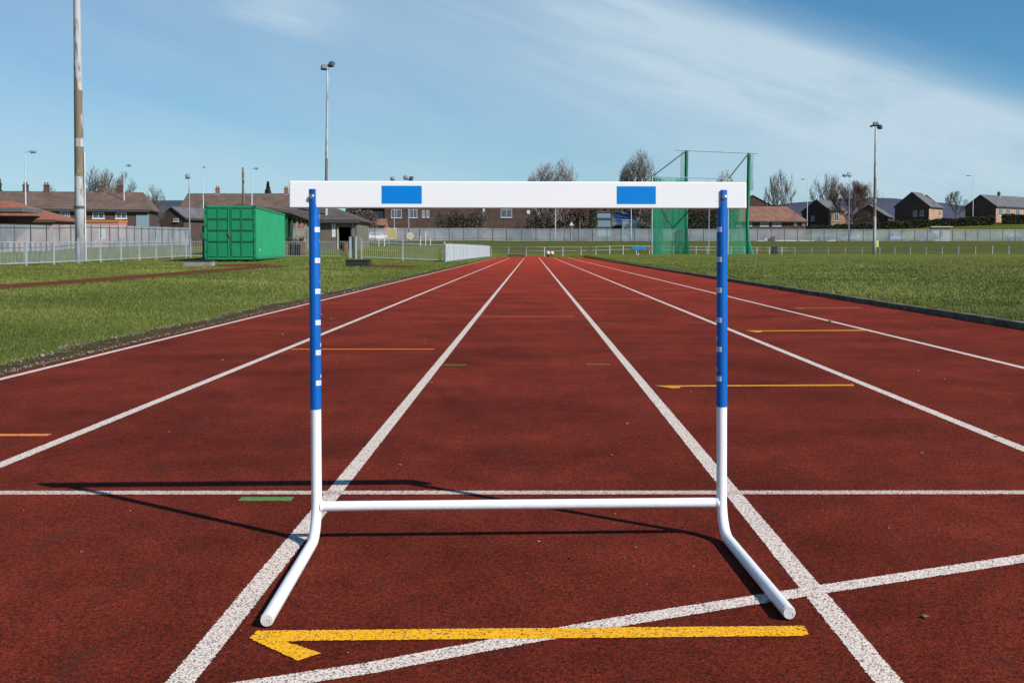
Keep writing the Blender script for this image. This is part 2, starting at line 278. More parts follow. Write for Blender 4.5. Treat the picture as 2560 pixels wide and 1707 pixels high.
def paint_mat(name, col, wear=0.40, col2=None):
    m = bpy.data.materials.new(name); m.use_nodes = True; n, l = m.node_tree.nodes, m.node_tree.links
    b = n['Principled BSDF']; b.inputs['Roughness'].default_value = .85; b.inputs['Specular IOR Level'].default_value = .1
    g, vo, n1, n2 = granules(n, l)
    n5 = n.new('ShaderNodeTexNoise'); n5.inputs['Scale'].default_value = 260; n5.inputs['Detail'].default_value = 3; n5.inputs['Roughness'].default_value = .6; l.new(g, n5.inputs['Vector'])
    # wear follows fine grain, modulated by large patches
    a = n.new('ShaderNodeMath'); a.operation = 'MULTIPLY_ADD'; l.new(n2.outputs[0], a.inputs[0]); a.inputs[1].default_value = .22; l.new(n5.outputs[0], a.inputs[2])
    r = n.new('ShaderNodeMapRange'); r.inputs[1].default_value = wear+.06; r.inputs[2].default_value = wear+.13; r.inputs[3].default_value = .9; r.inputs[4].default_value = 0; l.new(a.outputs[0], r.inputs[0])
    sepc = n.new('ShaderNodeSeparateColor'); l.new(vo.outputs['Color'], sepc.inputs[0])
    sh = n.new('ShaderNodeMix'); sh.data_type = 'RGBA'; l.new(sepc.outputs[1], sh.inputs[0]); sh.inputs[6].default_value = (*col, 1); sh.inputs[7].default_value = (*(col2 or tuple(c*.86 for c in col)), 1)
    # single dark granules standing proud of the paint, more of them where it has been trodden
    th = n.new('ShaderNodeMapRange'); th.inputs[1].default_value = .35; th.inputs[2].default_value = .68; th.inputs[3].default_value = .94; th.inputs[4].default_value = .74; l.new(n2.outputs[0], th.inputs[0])
    gt = n.new('ShaderNodeMath'); gt.operation = 'GREATER_THAN'; l.new(sepc.outputs[2], gt.inputs[0]); l.new(th.outputs[0], gt.inputs[1])
    gm = n.new('ShaderNodeMath'); gm.operation = 'MULTIPLY'; l.new(gt.outputs[0], gm.inputs[0]); gm.inputs[1].default_value = .85
    mxx = n.new('ShaderNodeMath'); mxx.operation = 'MAXIMUM'; l.new(gm.outputs[0], mxx.inputs[0]); l.new(r.outputs[0], mxx.inputs[1])
    mx = n.new('ShaderNodeMix'); mx.data_type = 'RGBA'; l.new(mxx.outputs[0], mx.inputs[0]); l.new(sh.outputs[2], mx.inputs[6]); mx.inputs[7].default_value = (.075, .045, .035, 1)
    l.new(mx.outputs[2], b.inputs['Base Color'])
    bp = n.new('ShaderNodeBump'); bp.inputs['Strength'].default_value = .5; bp.inputs['Distance'].default_value = .0015; l.new(vo.outputs['Distance'], bp.inputs['Height']); l.new(bp.outputs[0], b.inputs['Normal'])
    return m
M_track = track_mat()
M_line = paint_mat('worn_white_line_paint', (.76, .65, .57), .44)
M_lineb = paint_mat('worn_thin_white_line_paint', (.66, .53, .46), .455)
M_yline = paint_mat('worn_yellow_line_paint', (.85, .45, .014), .40, (.80, .36, .010))
M_yfade = paint_mat('faded_yellow_line_paint', (.70, .34, .02), .40, (.60, .24, .02))
M_ofade = paint_mat('faded_orange_line_paint', (.42, .15, .04), .42)
M_oline = paint_mat('worn_orange_line_paint', (.80, .22, .05), .33)
M_gline = paint_mat('worn_green_line_paint', (.10, .24, .07), .38)
M_ggline = paint_mat('faded_grey_green_line_paint', (.16, .13, .08), .38)

def ground_mat():
    m = bpy.data.materials.new('grass_ground'); m.use_nodes = True; n, l = m.node_tree.nodes, m.node_tree.links
    b = n['Principled BSDF']; b.inputs['Roughness'].default_value = .95; b.inputs['Specular IOR Level'].default_value = .1
    tc = n.new('ShaderNodeTexCoord'); g = tc.outputs['Object']
    def ns(s, d, r=.6, st=None):
        q = n.new('ShaderNodeTexNoise'); q.inputs['Scale'].default_value = s; q.inputs['Detail'].default_value = d; q.inputs['Roughness'].default_value = r
        if st:
            mp = n.new('ShaderNodeMapping'); mp.inputs['Scale'].default_value = st; l.new(g, mp.inputs[0]); l.new(mp.outputs[0], q.inputs['Vector'])
        else: l.new(g, q.inputs['Vector'])
        return q.outputs[0]
    a, c, d = ns(.09, 6, .6), ns(2.3, 8, .72), ns(24, 4, .7)
    r = n.new('ShaderNodeValToRGB'); e = r.color_ramp.elements; l.new(c, r.inputs[0])
    e[0].position = .30; e[0].color = (.052, .066, .010, 1); e[1].position = .70; e[1].color = (.165, .175, .036, 1)
    q = e.new(.5); q.color = (.104, .124, .020, 1)
    mr = n.new('ShaderNodeMapRange'); mr.inputs[1].default_value = .36; mr.inputs[2].default_value = .64; l.new(a, mr.inputs[0])
    tint = n.new('ShaderNodeMix'); tint.data_type = 'RGBA'; l.new(mr.outputs[0], tint.inputs[0]); tint.inputs[6].default_value = (.9, 1.0, .9, 1); tint.inputs[7].default_value = (1.25, 1.05, 1.0, 1)
    mx = n.new('ShaderNodeMix'); mx.data_type = 'RGBA'; mx.blend_type = 'MULTIPLY'; mx.inputs[0].default_value = 1; l.new(r.outputs[0], mx.inputs[6]); l.new(tint.outputs[2], mx.inputs[7])
    m2 = n.new('ShaderNodeMapRange'); m2.inputs[1].default_value = .3; m2.inputs[2].default_value = .7; m2.inputs[3].default_value = .6; m2.inputs[4].default_value = 1.4; l.new(d, m2.inputs[0])
    mx2 = n.new('ShaderNodeMix'); mx2.data_type = 'RGBA'; mx2.blend_type = 'MULTIPLY'; mx2.inputs[0].default_value = 1; l.new(mx.outputs[2], mx2.inputs[6]); l.new(m2.outputs[0], mx2.inputs[7])
    sy = n.new('ShaderNodeSeparateXYZ'); l.new(g, sy.inputs[0]); ya = n.new('ShaderNodeMath'); ya.operation = 'MULTIPLY_ADD'; l.new(a, ya.inputs[0]); ya.inputs[1].default_value = 30; l.new(sy.outputs[1], ya.inputs[2])
    m3 = n.new('ShaderNodeMapRange'); m3.inputs[1].default_value = 134; m3.inputs[2].default_value = 150; m3.inputs[3].default_value = 1; m3.inputs[4].default_value = .66; l.new(ya.outputs[0], m3.inputs[0])
    mx3 = n.new('ShaderNodeMix'); mx3.data_type = 'RGBA'; mx3.blend_type = 'MULTIPLY'; mx3.inputs[0].default_value = 1; l.new(mx2.outputs[2], mx3.inputs[6]); l.new(m3.outputs[0], mx3.inputs[7])
    l.new(mx3.outputs[2], b.inputs['Base Color'])
    bp = n.new('ShaderNodeBump'); bp.inputs['Strength'].default_value = .8; bp.inputs['Distance'].default_value = .04; l.new(d, bp.inputs['Height']); l.new(bp.outputs[0], b.inputs['Normal'])
    return m
M_ground = ground_mat()
def blade_mat(name='grass_blades', lo=(.052, .076, .010), hi=(.29, .285, .070), mid=(.126, .155, .024)):
    m = bpy.data.materials.new(name); m.use_nodes = True; n, l = m.node_tree.nodes, m.node_tree.links
    b = n['Principled BSDF']; b.inputs['Roughness'].default_value = .55; b.inputs['Specular IOR Level'].default_value = .3
    at = n.new('ShaderNodeAttribute'); at.attribute_name = 'tone'
    r = n.new('ShaderNodeValToRGB'); e = r.color_ramp.elements; l.new(at.outputs['Fac'], r.inputs[0])
    e[0].position = 0; e[0].color = (*lo, 1); e[1].position = 1; e[1].color = (*hi, 1); q = e.new(.55); q.color = (*mid, 1)
    l.new(r.outputs[0], b.inputs['Base Color']); return m
M_blade = blade_mat()
M_soil = mat('mossy_dirt', (.048, .034, .012), .95, spec=.05, col2=(.085, .056, .026), scale=7, bump=.9, bscale=40, detail=9)
M_stone = mat('pale_gravel', (.26, .22, .17), .85, col2=(.13, .12, .10), scale=9)
M_kerb = mat('dark_concrete_kerb', (.17, .15, .115), .9, spec=.1, col2=(.06, .055, .038), scale=4, bump=.35, detail=9)
M_sand = mat('red_brown_runway_rubber', (.135, .036, .020), .95, spec=.03, col2=(.085, .040, .018), scale=1.2, bump=.2, detail=8)
M_path = mat('pale_path', (.22, .21, .16), .9, col2=(.16, .17, .10), scale=2)

# ------------------------------------------------------------------ mesh helpers
class MB:
    def __init__(s): s.v = []; s.f = []; s.m = []; s.mats = []
    def mi(s, m):
        if m not in s.mats: s.mats.append(m)
        return s.mats.index(m)
    def add(s, vs, fs, m=None):
        k = len(s.v); s.v += [tuple(p) for p in vs]; s.f += [tuple(i+k for i in f) for f in fs]
        if m is not None: s.m += [s.mi(m)]*len(fs)
        else: s.m += [0]*len(fs)
        return s
    def box(s, x0, x1, y0, y1, z0, z1, m=None, M=None):
        vs = [Vector(p) for p in ((x0,y0,z0),(x1,y0,z0),(x1,y1,z0),(x0,y1,z0),(x0,y0,z1),(x1,y0,z1),(x1,y1,z1),(x0,y1,z1))]
        if M: vs = [M @ p for p in vs]
        return s.add(vs, [(3,2,1,0),(4,5,6,7),(0,1,5,4),(1,2,6,5),(2,3,7,6),(3,0,4,7)], m)
    def tube(s, pts, rad, n=8, cap=True, m=None):
        pts = [Vector(p) for p in pts]
        if isinstance(rad, (int, float)): rad = [rad]*len(pts)
        vs = []; up = None
        for i, p in enumerate(pts):
            d = (pts[min(i+1, len(pts)-1)] - pts[max(i-1, 0)]).normalized()
            if up is None: up = Vector((0, 0, 1)) if abs(d.z) < .9 else Vector((1, 0, 0))
            a = (up - d*up.dot(d)).normalized(); b = d.cross(a); up = a
            for j in range(n):
                t = 2*math.pi*j/n; vs.append(p + (a*math.cos(t) + b*math.sin(t))*rad[i])
        fs = []
        for i in range(len(pts)-1):
            for j in range(n): fs.append((i*n+j, i*n+(j+1) % n, (i+1)*n+(j+1) % n, (i+1)*n+j))
        if cap: fs += [tuple(reversed(range(n))), tuple((len(pts)-1)*n+j for j in range(n))]
        return s.add(vs, fs, m)
    def poly_ex(s, poly, y0, y1, m=None, M=None):     # poly in x,z, extruded along y
        n = len(poly); vs = [Vector((x, y0, z)) for x, z in poly] + [Vector((x, y1, z)) for x, z in poly]
        if M: vs = [M @ p for p in vs]
        return s.add(vs, [tuple(range(n)), tuple(reversed(range(n, 2*n)))] + [((i+1) % n, i, n+i, n+(i+1) % n) for i in range(n)], m)
    def build(s, name, m=None, parent=None, smooth=False, loc=None, bevel=0, kind=None):
        me = bpy.data.meshes.new(name); me.from_pydata(s.v, [], s.f)
        if s.mats:
            for q in s.mats: me.materials.append(q)
            me.polygons.foreach_set('material_index', s.m)
        elif m: me.materials.append(m)
        if smooth: me.polygons.foreach_set('use_smooth', [True]*len(me.polygons))
        me.update()
        o = bpy.data.objects.new(name, me); C.objects.link(o)
        if parent: o.parent = parent
        if loc: o.location = loc
        if bevel:
            b = o.modifiers.new('bevel', 'BEVEL'); b.width = bevel; b.segments = 3; b.limit_method = 'ANGLE'; b.angle_limit = R(40)
        if kind: o['kind'] = kind
        return o
def tag(o, label, cat, group=None):
    o['label'] = label; o['category'] = cat
    if group: o['group'] = group
    return o
def thing(name, label, cat, loc=(0,0,0), rz=0, group=None):
    o = bpy.data.objects.new(name, None); C.objects.link(o); o.location = loc; o.rotation_euler = (0, 0, rz); o.empty_display_size = .2
    return tag(o, label, cat, group)
def npmesh(name, V, Fc, m, tone=None, kind=None):
    me = bpy.data.meshes.new(name); nv, nf, k = len(V), len(Fc), Fc.shape[1]
    me.vertices.add(nv); me.vertices.foreach_set('co', V.astype(np.float32).ravel())
    me.loops.add(nf*k); me.loops.foreach_set('vertex_index', Fc.astype(np.int32).ravel())
    me.polygons.add(nf); me.polygons.foreach_set('loop_start', np.arange(0, nf*k, k, dtype=np.int32))
    me.polygons.foreach_set('loop_total', np.full(nf, k, dtype=np.int32))
    if tone is not None:
        a = me.attributes.new('tone', 'FLOAT', 'POINT'); a.data.foreach_set('value', tone.astype(np.float32))
    me.materials.append(m); me.update(calc_edges=True)
    o = bpy.data.objects.new(name, me); C.objects.link(o)
    if kind: o['kind'] = kind
    return o

# ------------------------------------------------------------------ terrain
def sm(t): t = np.clip(t, 0, 1); return t*t*(3-2*t)
XL, XR = -3.10, 4.55        # rubber edges
def G(x, y):
    x = np.asarray(x, float); y = np.asarray(y, float)
    Lp = np.interp(y, [-50, 25, 44, 60, 80, 92, 100, 141, 200, 230, 300, 500], [0, .02, .08, .2, .42, .55, .80, 1.25, 2.2, 3, 5, 6])
    Cp = np.interp(y, [-50, 94, 95, 106, 120, 140, 170, 200, 222, 260, 330, 500], [0, 0, -.03, -.03, .12, .5, 1.25, 2.1, 2.5, 3.6, 5, 6])
    Rp = np.interp(y, [-50, 10, 40, 70, 98, 108, 122, 140, 170, 200, 222, 232, 300, 500], [.06, .07, .09, .17, .27, .1, -.05, .4, 1.3, 2.15, 2.35, 2.4, 3.5, 6])
    E = np.interp(y, [233, 242, 262, 300, 500], [0, 3.8, 4.4, 5.2, 6])*sm((x-22)/90)
    w = Cp.copy() if hasattr(Cp, 'copy') else Cp
    w = np.where(x < XL, Cp + (Lp-Cp)*sm((XL-x)/7), w)
    w = np.where(x > XR, np.where(y < 96, Rp*(.8+.2*sm((x-XR)/3)), Cp + (Rp-Cp)*sm((x-XR)/6)) + E, w)
    w = np.where((x > XL+.02) & (x < XR+.05) & (y < 95), -.08, w)
    w = np.where((x <= XL+.02) & (y < 95), w - .012, w)
    return w
def g(x, y): return float(G(x, y))
def build_ground():
    xs = np.unique(np.round(np.concatenate([np.array([-6000, -3000, -1500, -700, -400, -250]), np.arange(-180, -60, 10), np.arange(-60, -20, 3), np.arange(-20, -4, 1.0), [-4, -3.6, -3.3, XL-.02, XL+.03, 0, XR+.02, XR+.13, 5, 5.5, 6], np.arange(7, 20, 1.0), np.arange(20, 60, 3), np.arange(60, 180, 8), [200, 250, 400, 700, 1500, 3000, 6000]]), 3))
    ys = np.unique(np.concatenate([[-300, -100, -40, -20, -10], np.arange(-5, 40, 2.5), np.arange(40, 94, 3), [94.9, 95.1], np.arange(96, 145, 2), np.arange(145, 310, 4), [330, 370, 420, 500, 700, 1000, 1500, 2500, 6000]]))
    X, Y = np.meshgrid(xs, ys); Z = G(X, Y)
    rng = np.random.default_rng(4)
    far = (np.abs(X) > 6) & (Y > 20) & (Y < 230); Z = Z + np.where(far, rng.normal(0, .008, Z.shape), 0)
    V = np.stack([X, Y, Z], -1).reshape(-1, 3); nx, ny = len(xs), len(ys)
    i, j = np.meshgrid(np.arange(nx-1), np.arange(ny-1)); a = (j*nx+i).ravel()
    o = npmesh('ground', V, np.stack([a, a+1, a+nx+1, a+nx], 1), M_ground, kind='structure')
    o.data.polygons.foreach_set('use_smooth', [True]*len(o.data.polygons))
build_ground()
# running track: straight plus the bend away to the right
BC, BY = XR + 36.5, 92.0
def build_track():
    mb = MB(); pts = [(XL-.03, XR+.02, y) for y in (-4, 2, 6, 15, 30, 60, 92)]
    L = [Vector((XL-.03, y, 0)) for _, _, y in pts]; Rr = [Vector((XR+.02, y, 0)) for _, _, y in pts]
    for k in range(1, 37):
        a = math.pi - k/36*math.pi
        z = 0.0
        L.append(Vector((BC + (36.5+XR-XL+.03)*math.cos(a), BY + (36.5+XR-XL+.03)*math.sin(a), z))); Rr.append(Vector((BC + 36.48*math.cos(a), BY + 36.48*math.sin(a), z)))
    for p in L[7:]+Rr[7:]: p.z = max(0.0, 0.02 if p.y > 100 else 0)
    n = len(L); mb.add(L+Rr, [(i, n+i, n+i+1, i+1) for i in range(n-1)])
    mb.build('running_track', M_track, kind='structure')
build_track()
rng = np.random.default_rng(11)
def strip(name, a, b, w, m, z=.0008, jag=.0011, step=None, kind='structure'):
    """painted band from a to b (xy), ragged at grain size close to the camera"""
    a, b = Vector((a[0], a[1], 0)), Vector((b[0], b[1], 0)); d = b-a; L = d.length; d.normalize(); nrm = Vector((-d.y, d.x, 0))
    ts = [0.0]
    while ts[-1] < L:
        p = a + d*ts[-1]; r = max(1.5, p.length); ts.append(ts[-1] + (step or .0016*r))
    ts[-1] = L; V = []
    for t in ts:
        p = a + d*t
        q = p + nrm*(w/2 + rng.normal(0, jag)); V.append((q.x, q.y, z)); q = p - nrm*(w/2 + rng.normal(0, jag)); V.append((q.x, q.y, z))
    n = len(ts); Fc = np.array([(2*i+1, 2*i+3, 2*i+2, 2*i) for i in range(n-1)])
    return npmesh(name, np.array(V), Fc, m, kind=kind)
LX = [-3.045, -1.835, -.605, .615, 1.835, 3.09]
for x in LX: strip('lane_line', (x, .6), (x, 92), .05, M_line if abs(x) < 1 else M_line)
strip('cross_line', (XL, gd(600, 1132).y), (XR-.02, gd(1700, 1130).y), .05, M_lineb, z=.0012)
strip('finish_line', (XL, 92.2), (XR-.02, 92.2), .12, M_lineb, z=.0012)
# the gently curved start line, in short chords
SP = [gd(u, v) for u, v in ((627, 1568), (842, 1536), (1102, 1486), (1470, 1420), (1860, 1358), (2352, 1283))]
d0, d1 = SP[0]-SP[1], SP[-1]-SP[-2]
q = [tuple((SP[0]+d0*5).xy), tuple((SP[0]+d0*2).xy)] + [tuple(p.xy) for p in SP] + [tuple((SP[-1]+d1*1.5).xy)]
for i in range(len(q)-1): strip('start_line', q[i], q[i+1], .052, M_line, z=.0016)
def flat(name, px, m, z=.0020, jag=.0010):
    P = [gd(u, v, z) for u, v in px]; out = []
    for i, p in enumerate(P):
        qn = P[(i+1) % len(P)]; L = (qn-p).length; k = max(1, int(L/(.002*max(1.5, p.length))))
        for j in range(k):
            r = p.lerp(qn, j/k); out.append((r.x + rng.normal(0, jag), r.y + rng.normal(0, jag), z))
    mb = MB(); mb.add(out, [tuple(reversed(range(len(out))))]); o = mb.build(name, m, kind='structure')
    bm_tri(o); return o
def bm_tri(o):
    import bmesh
    bm = bmesh.new(); bm.from_mesh(o.data); bmesh.ops.triangulate(bm, faces=bm.faces[:]); bmesh.ops.recalc_face_normals(bm, faces=bm.faces[:]); bm.to_mesh(o.data); bm.free()
flat('yellow_arrow', [(590,1447),(1846,1436),(1858,1455),(1848,1459),(715,1470),(655,1472),(738,1499),(684,1516),(572,1464)], M_yline)
def arrow(u0, u1, v, th, hd, m=None):
    flat('yellow_arrow', [(u0, v), (u1, v-th*.9), (u1+2, v+th*.3), (u0+hd*1.0, v+th*.9), (u0+hd*.9, v+th*2.2), (u0+hd*.65, v+th*2.3)], m or M_yline)
arrow(1503, 1960, 885, 2.8, 62, M_yfade); arrow(1712, 1990, 759, 1.8, 40, M_yfade); arrow(1818, 1980, 707, 1.1, 30, M_ofade)
def bar(name, u0, u1, v, w, m):
    a, b = gd(u0, v), gd(u1, v); strip(name, (a.x, a.y), (b.x, b.y), w, m, z=.0012)
for u0, u1, v in ((668,998,802), (1103,1320,727), (1330,1500,687), (1475,1592,663), (664,695,708), (1290,1340,622)): bar('orange_line', u0, u1, v, .05, M_oline)
bar('orange_line', -200, 114, 999, .05, M_oline)
bar('green_mark', 551, 672, 1146, .05, M_gline)
bar('green_mark', 1018, 1072, 838, .035, M_gline); bar('green_mark', 1345, 1400, 837, .035, M_gline)
bar('faded_mark', 1377, 1410, 742, .05, M_ggline); bar('faded_mark', 1590, 1625, 741, .05, M_ggline)

# kerb (inner edge of lane one), dirt strip, runway, path
def kerb():
    mb = MB(); y = -4.0
    while y < 92:
        x0 = XR + rng.normal(0, .003); L = .915
        mb.box(x0, x0+.125, y+.004, y+L-.004, -.05, .062 + rng.normal(0, .002)); y += L
    for k in range(0, 60):
        a0, a1 = math.pi - k/60*1.9, math.pi - (k+1)/60*1.9
        P = []
        for a in (a0, a1):
            for r in (36.5, 36.37): P.append(Vector((BC + r*math.cos(a), BY + r*math.sin(a), 0)))
        vs = [(p.x, p.y, -.05) for p in P] + [(p.x, p.y, .07) for p in P]
        mb.add(vs, [(0,1,3,2),(4,6,7,5),(0,2,6,4),(2,3,7,6),(3,1,5,7),(1,0,4,5)])
    mb.build('kerb', M_kerb, kind='structure', bevel=.012)
kerb()
def wavy_sheet(name, x0f, x1f, ys, m, zf, nx=4):
    V = []; 
    for y in ys:
        a, b = x0f(y), x1f(y)
        for i in range(nx+1):
            x = a + (b-a)*i/nx; V.append((x, y, zf(x, y)))
    n = nx+1; Fc = np.array([(j*n+i, j*n+i+1, (j+1)*n+i+1, (j+1)*n+i) for j in range(len(ys)-1) for i in range(nx)])
    return npmesh(name, np.array(V), Fc, m, kind='structure')
ph = rng.uniform(0, 6, 12)
def edge(y): return -3.50 + .05*math.sin(y*1.3+ph[0]) + .035*math.sin(y*3.1+ph[1]) + .025*math.sin(y*7.7+ph[2]) + .004*max(0, y-8)
wavy_sheet('dirt_strip', lambda y: edge(y)-.10, lambda y: XL-.01, [-4+.15*k for k in range(640)], M_soil, lambda x, y: g(x, y)+.016 - .014*abs(2*(x-edge(y)+.1)/(XL-edge(y)+.1)-1), 6)
def gh(u, v):
    p = gd(u, v)
    for _ in range(6): p = gd(u, v, g(p.x, p.y))
    return p
def run_x(y, s): return -10.15 + s*.62 + .05*math.sin(y*.9+s*2) + .03*math.sin(y*2.7)
wavy_sheet('runway', lambda y: run_x(y, -1), lambda y: run_x(y, 1)*1.0, [-6+.5*k for k in range(100)], M_sand, lambda x, y: g(x, y)+.014, 3)
def patch(name, cx, cy, rx, ry, m, dz=.012):
    mb = MB(); vs = []
    for k in range(40):
        a = 2*math.pi*k/40; r = 1 + .1*math.sin(3*a+ph[3]) + .06*math.sin(7*a+ph[4]); x, y = cx+rx*r*math.cos(a), cy+ry*r*math.sin(a); vs.append((x, y, g(x, y)+dz))
    vs.append((cx, cy, g(cx, cy)+dz)); mb.add(vs, [(k, (k+1) % 40, 40) for k in range(40)]); mb.build(name, m, kind='structure')
def path():
    P = [(-19, 98.5), (-16.5, 97.5), (-12, 93.5), (-6.9, 88), (-5.0, 85.5)]; V = []
    for i, (x, y) in enumerate(P): V += [(x-.25, y-.45, g(x-.25, y-.45)+.02), (x+.25, y+.45, g(x+.25, y+.45)+.02)]
    npmesh('path', np.array(V), np.array([(2*i, 2*i+2, 2*i+3, 2*i+1) for i in range(4)]), M_path, kind='structure')
path()
pA, pB = gh(895, 612), gh(545, 610)
patch('bare_earth_patch', pA.x, pA.y, 1.3, 2.2, M_sand); patch('bare_earth_patch', pB.x, pB.y, 1.3, 2.4, M_sand)

# ---- grass blades and gravel (uncountable)
def grass(name, n, xf, yf, keep, seed, hh=.030, mt=None):
    r = np.random.default_rng(seed)
    x, y = xf(r, n), yf(r, n); k = keep(x, y); x, y = x[k], y[k]; n = len(x)
    d = np.hypot(x, y); sc = np.clip(d/9, .8, 5)**.75
    cl = np.sin(x*2.3+1.7*np.sin(y*1.1))*np.sin(y*1.9+1.3*np.sin(x*.8))           # tuft pattern
    cl2 = np.sin(x*7.1+2*np.sin(y*3.3))*np.sin(y*6.3+1.7*np.sin(x*4.1))
    h = hh*sc**.4*np.clip(.80+.15*cl+.14*cl2 + r.normal(0, .20, n), .25, 2); w = .0030*sc*r.uniform(.7, 1.3, n)
    a = r.uniform(0, 2*np.pi, n); lean = r.uniform(.1, .9, n)*h; la = r.uniform(0, 2*np.pi, n)
    z = G(x, y)
    dx, dy = np.cos(a)*w, np.sin(a)*w
    b0 = np.stack([x-dx, y-dy, z-.005], 1); b1 = np.stack([x+dx, y+dy, z-.005], 1); tp = np.stack([x+np.cos(la)*lean, y+np.sin(la)*lean, z+h], 1)
    V = np.stack([b0, b1, tp], 1).reshape(-1, 3); Fc = np.arange(3*n).reshape(-1, 3)
    big = np.sin(x*.55+1.9*np.sin(y*.21+.5))*np.sin(y*.37+1.5*np.sin(x*.33)) + .6*np.sin(x*1.25+y*.7+2*np.sin(y*.5))
    t = np.clip(r.normal(.47, .2, n)+.06*cl+.04*cl2+.16*big, 0, 1); tone = np.repeat(t, 3)
    return npmesh(name, V, Fc, mt or M_blade, tone, kind='stuff')
# distances drawn so that near ground is denser
def yfar(r, n): u = r.uniform(0, 1, n); return 5/(1-u*(1-5/46))**1.0
class _S: pass
def mk(seed, n, side):
    r = np.random.default_rng(seed); u = r.uniform(0, 1, n); y = 4.5/(1-u*(1-4.5/75))
    f = r.uniform(0, 1, n)
    if side < 0: x0, x1 = -.52*y-.5, np.full(n, -3.42)
    else: x0, x1 = np.full(n, XR+.14), .48*y+.5
    x = x0 + (x1-x0)*f; ok = x1 > x0
    p = np.clip(np.abs(x1-x0)/(.5*75), 0, 1)**.35                       # thin out narrow rows
    ok &= r.uniform(0, 1, n) < p*1.2
    return x[ok], y[ok]
for sd, nm, n_, sde in ((1, 'left_grass', 900000, -1), (2, 'right_grass', 600000, 1)):
    gx, gy = mk(sd, n_, sde)
    if sde < 0:
        ex = np.array([edge(v) for v in gy]); kp = (gx < ex + np.random.default_rng(3).normal(0, .05, len(gx))) & ~((np.abs(gx+10.15) < .6) & (gy > 8) & (gy < 43.5))
        kp &= ((gx-pA.x)/1.2)**2+((gy-pA.y)/2.1)**2 > 1; kp &= ((gx-pB.x)/1.2)**2+((gy-pB.y)/2.2)**2 > 1
        gx, gy = gx[kp], gy[kp]
    o = grass('grass', len(gx), lambda r, n: gx, lambda r, n: gy, lambda x, y: x == x, sd+20)
    o['label'] = 'short green grass left of the track' if sde < 0 else 'short green infield grass right of the kerb'
def gravel():
    r = np.random.default_rng(9); n = 3600
    u = r.uniform(0, 1, n); y = 5/(1-u*(1-5/50)); e = np.array([edge(v) for v in y])
    side = r.uniform(0, 1, n); x = np.where(side < .5, e + r.normal(.0, .05, n), np.where(side < .8, XL-.06-np.abs(r.normal(0, .035, n)), r.uniform(0, 1, n)*(XL-e)+e))
    s = r.lognormal(-5.3, .5, n)*np.clip(y/12, 1, 2)**.6; z = G(x, y)+.012+s*.25
    base = np.array([(1,0,0),(0,1,0),(-1,0,0),(0,-1,0),(0,0,1),(0,0,-1)], float)
    J = base[None]*s[:, None, None]*r.uniform(.6, 1.2, (n, 6, 1))*np.array([1, 1, .7]); V = (np.stack([x, y, z], 1)[:, None]+J).reshape(-1, 3)
    Ft = np.array([(0,1,4),(1,2,4),(2,3,4),(3,0,4),(1,0,5),(2,1,5),(3,2,5),(0,3,5)]); Fc = (Ft[None]+6*np.arange(n)[:, None, None]).reshape(-1, 3)
    o = npmesh('gravel', V, Fc, M_stone, kind='stuff'); o['label'] = 'loose pale gravel along the dirt edge of the track'
    # dark and pale crumbs lying on the rubber
    n = 240; y = 1.6/(1-r.uniform(0, 1, n)*(1-1.6/40)); x = r.uniform(XL+.1, XR-.1, n); s = r.lognormal(-5.9, .45, n)*np.clip(y/3, 1, 3)**.6
    J = base[None]*s[:, None, None]*r.uniform(.6, 1.4, (n, 6, 1))*np.array([1.6, 1, .5]); V = (np.stack([x, y, s*.4], 1)[:, None]+J).reshape(-1, 3)
    Fc = (Ft[None]+6*np.arange(n)[:, None, None]).reshape(-1, 3); o = npmesh('crumbs', V, Fc, M_crumb, kind='stuff'); o['label'] = 'small crumbs and bits of dry leaf on the red track'
M_crumb = mat('dry_leaf_crumbs', (.30, .20, .13), .9, col2=(.03, .02, .015), scale=3)
gravel()

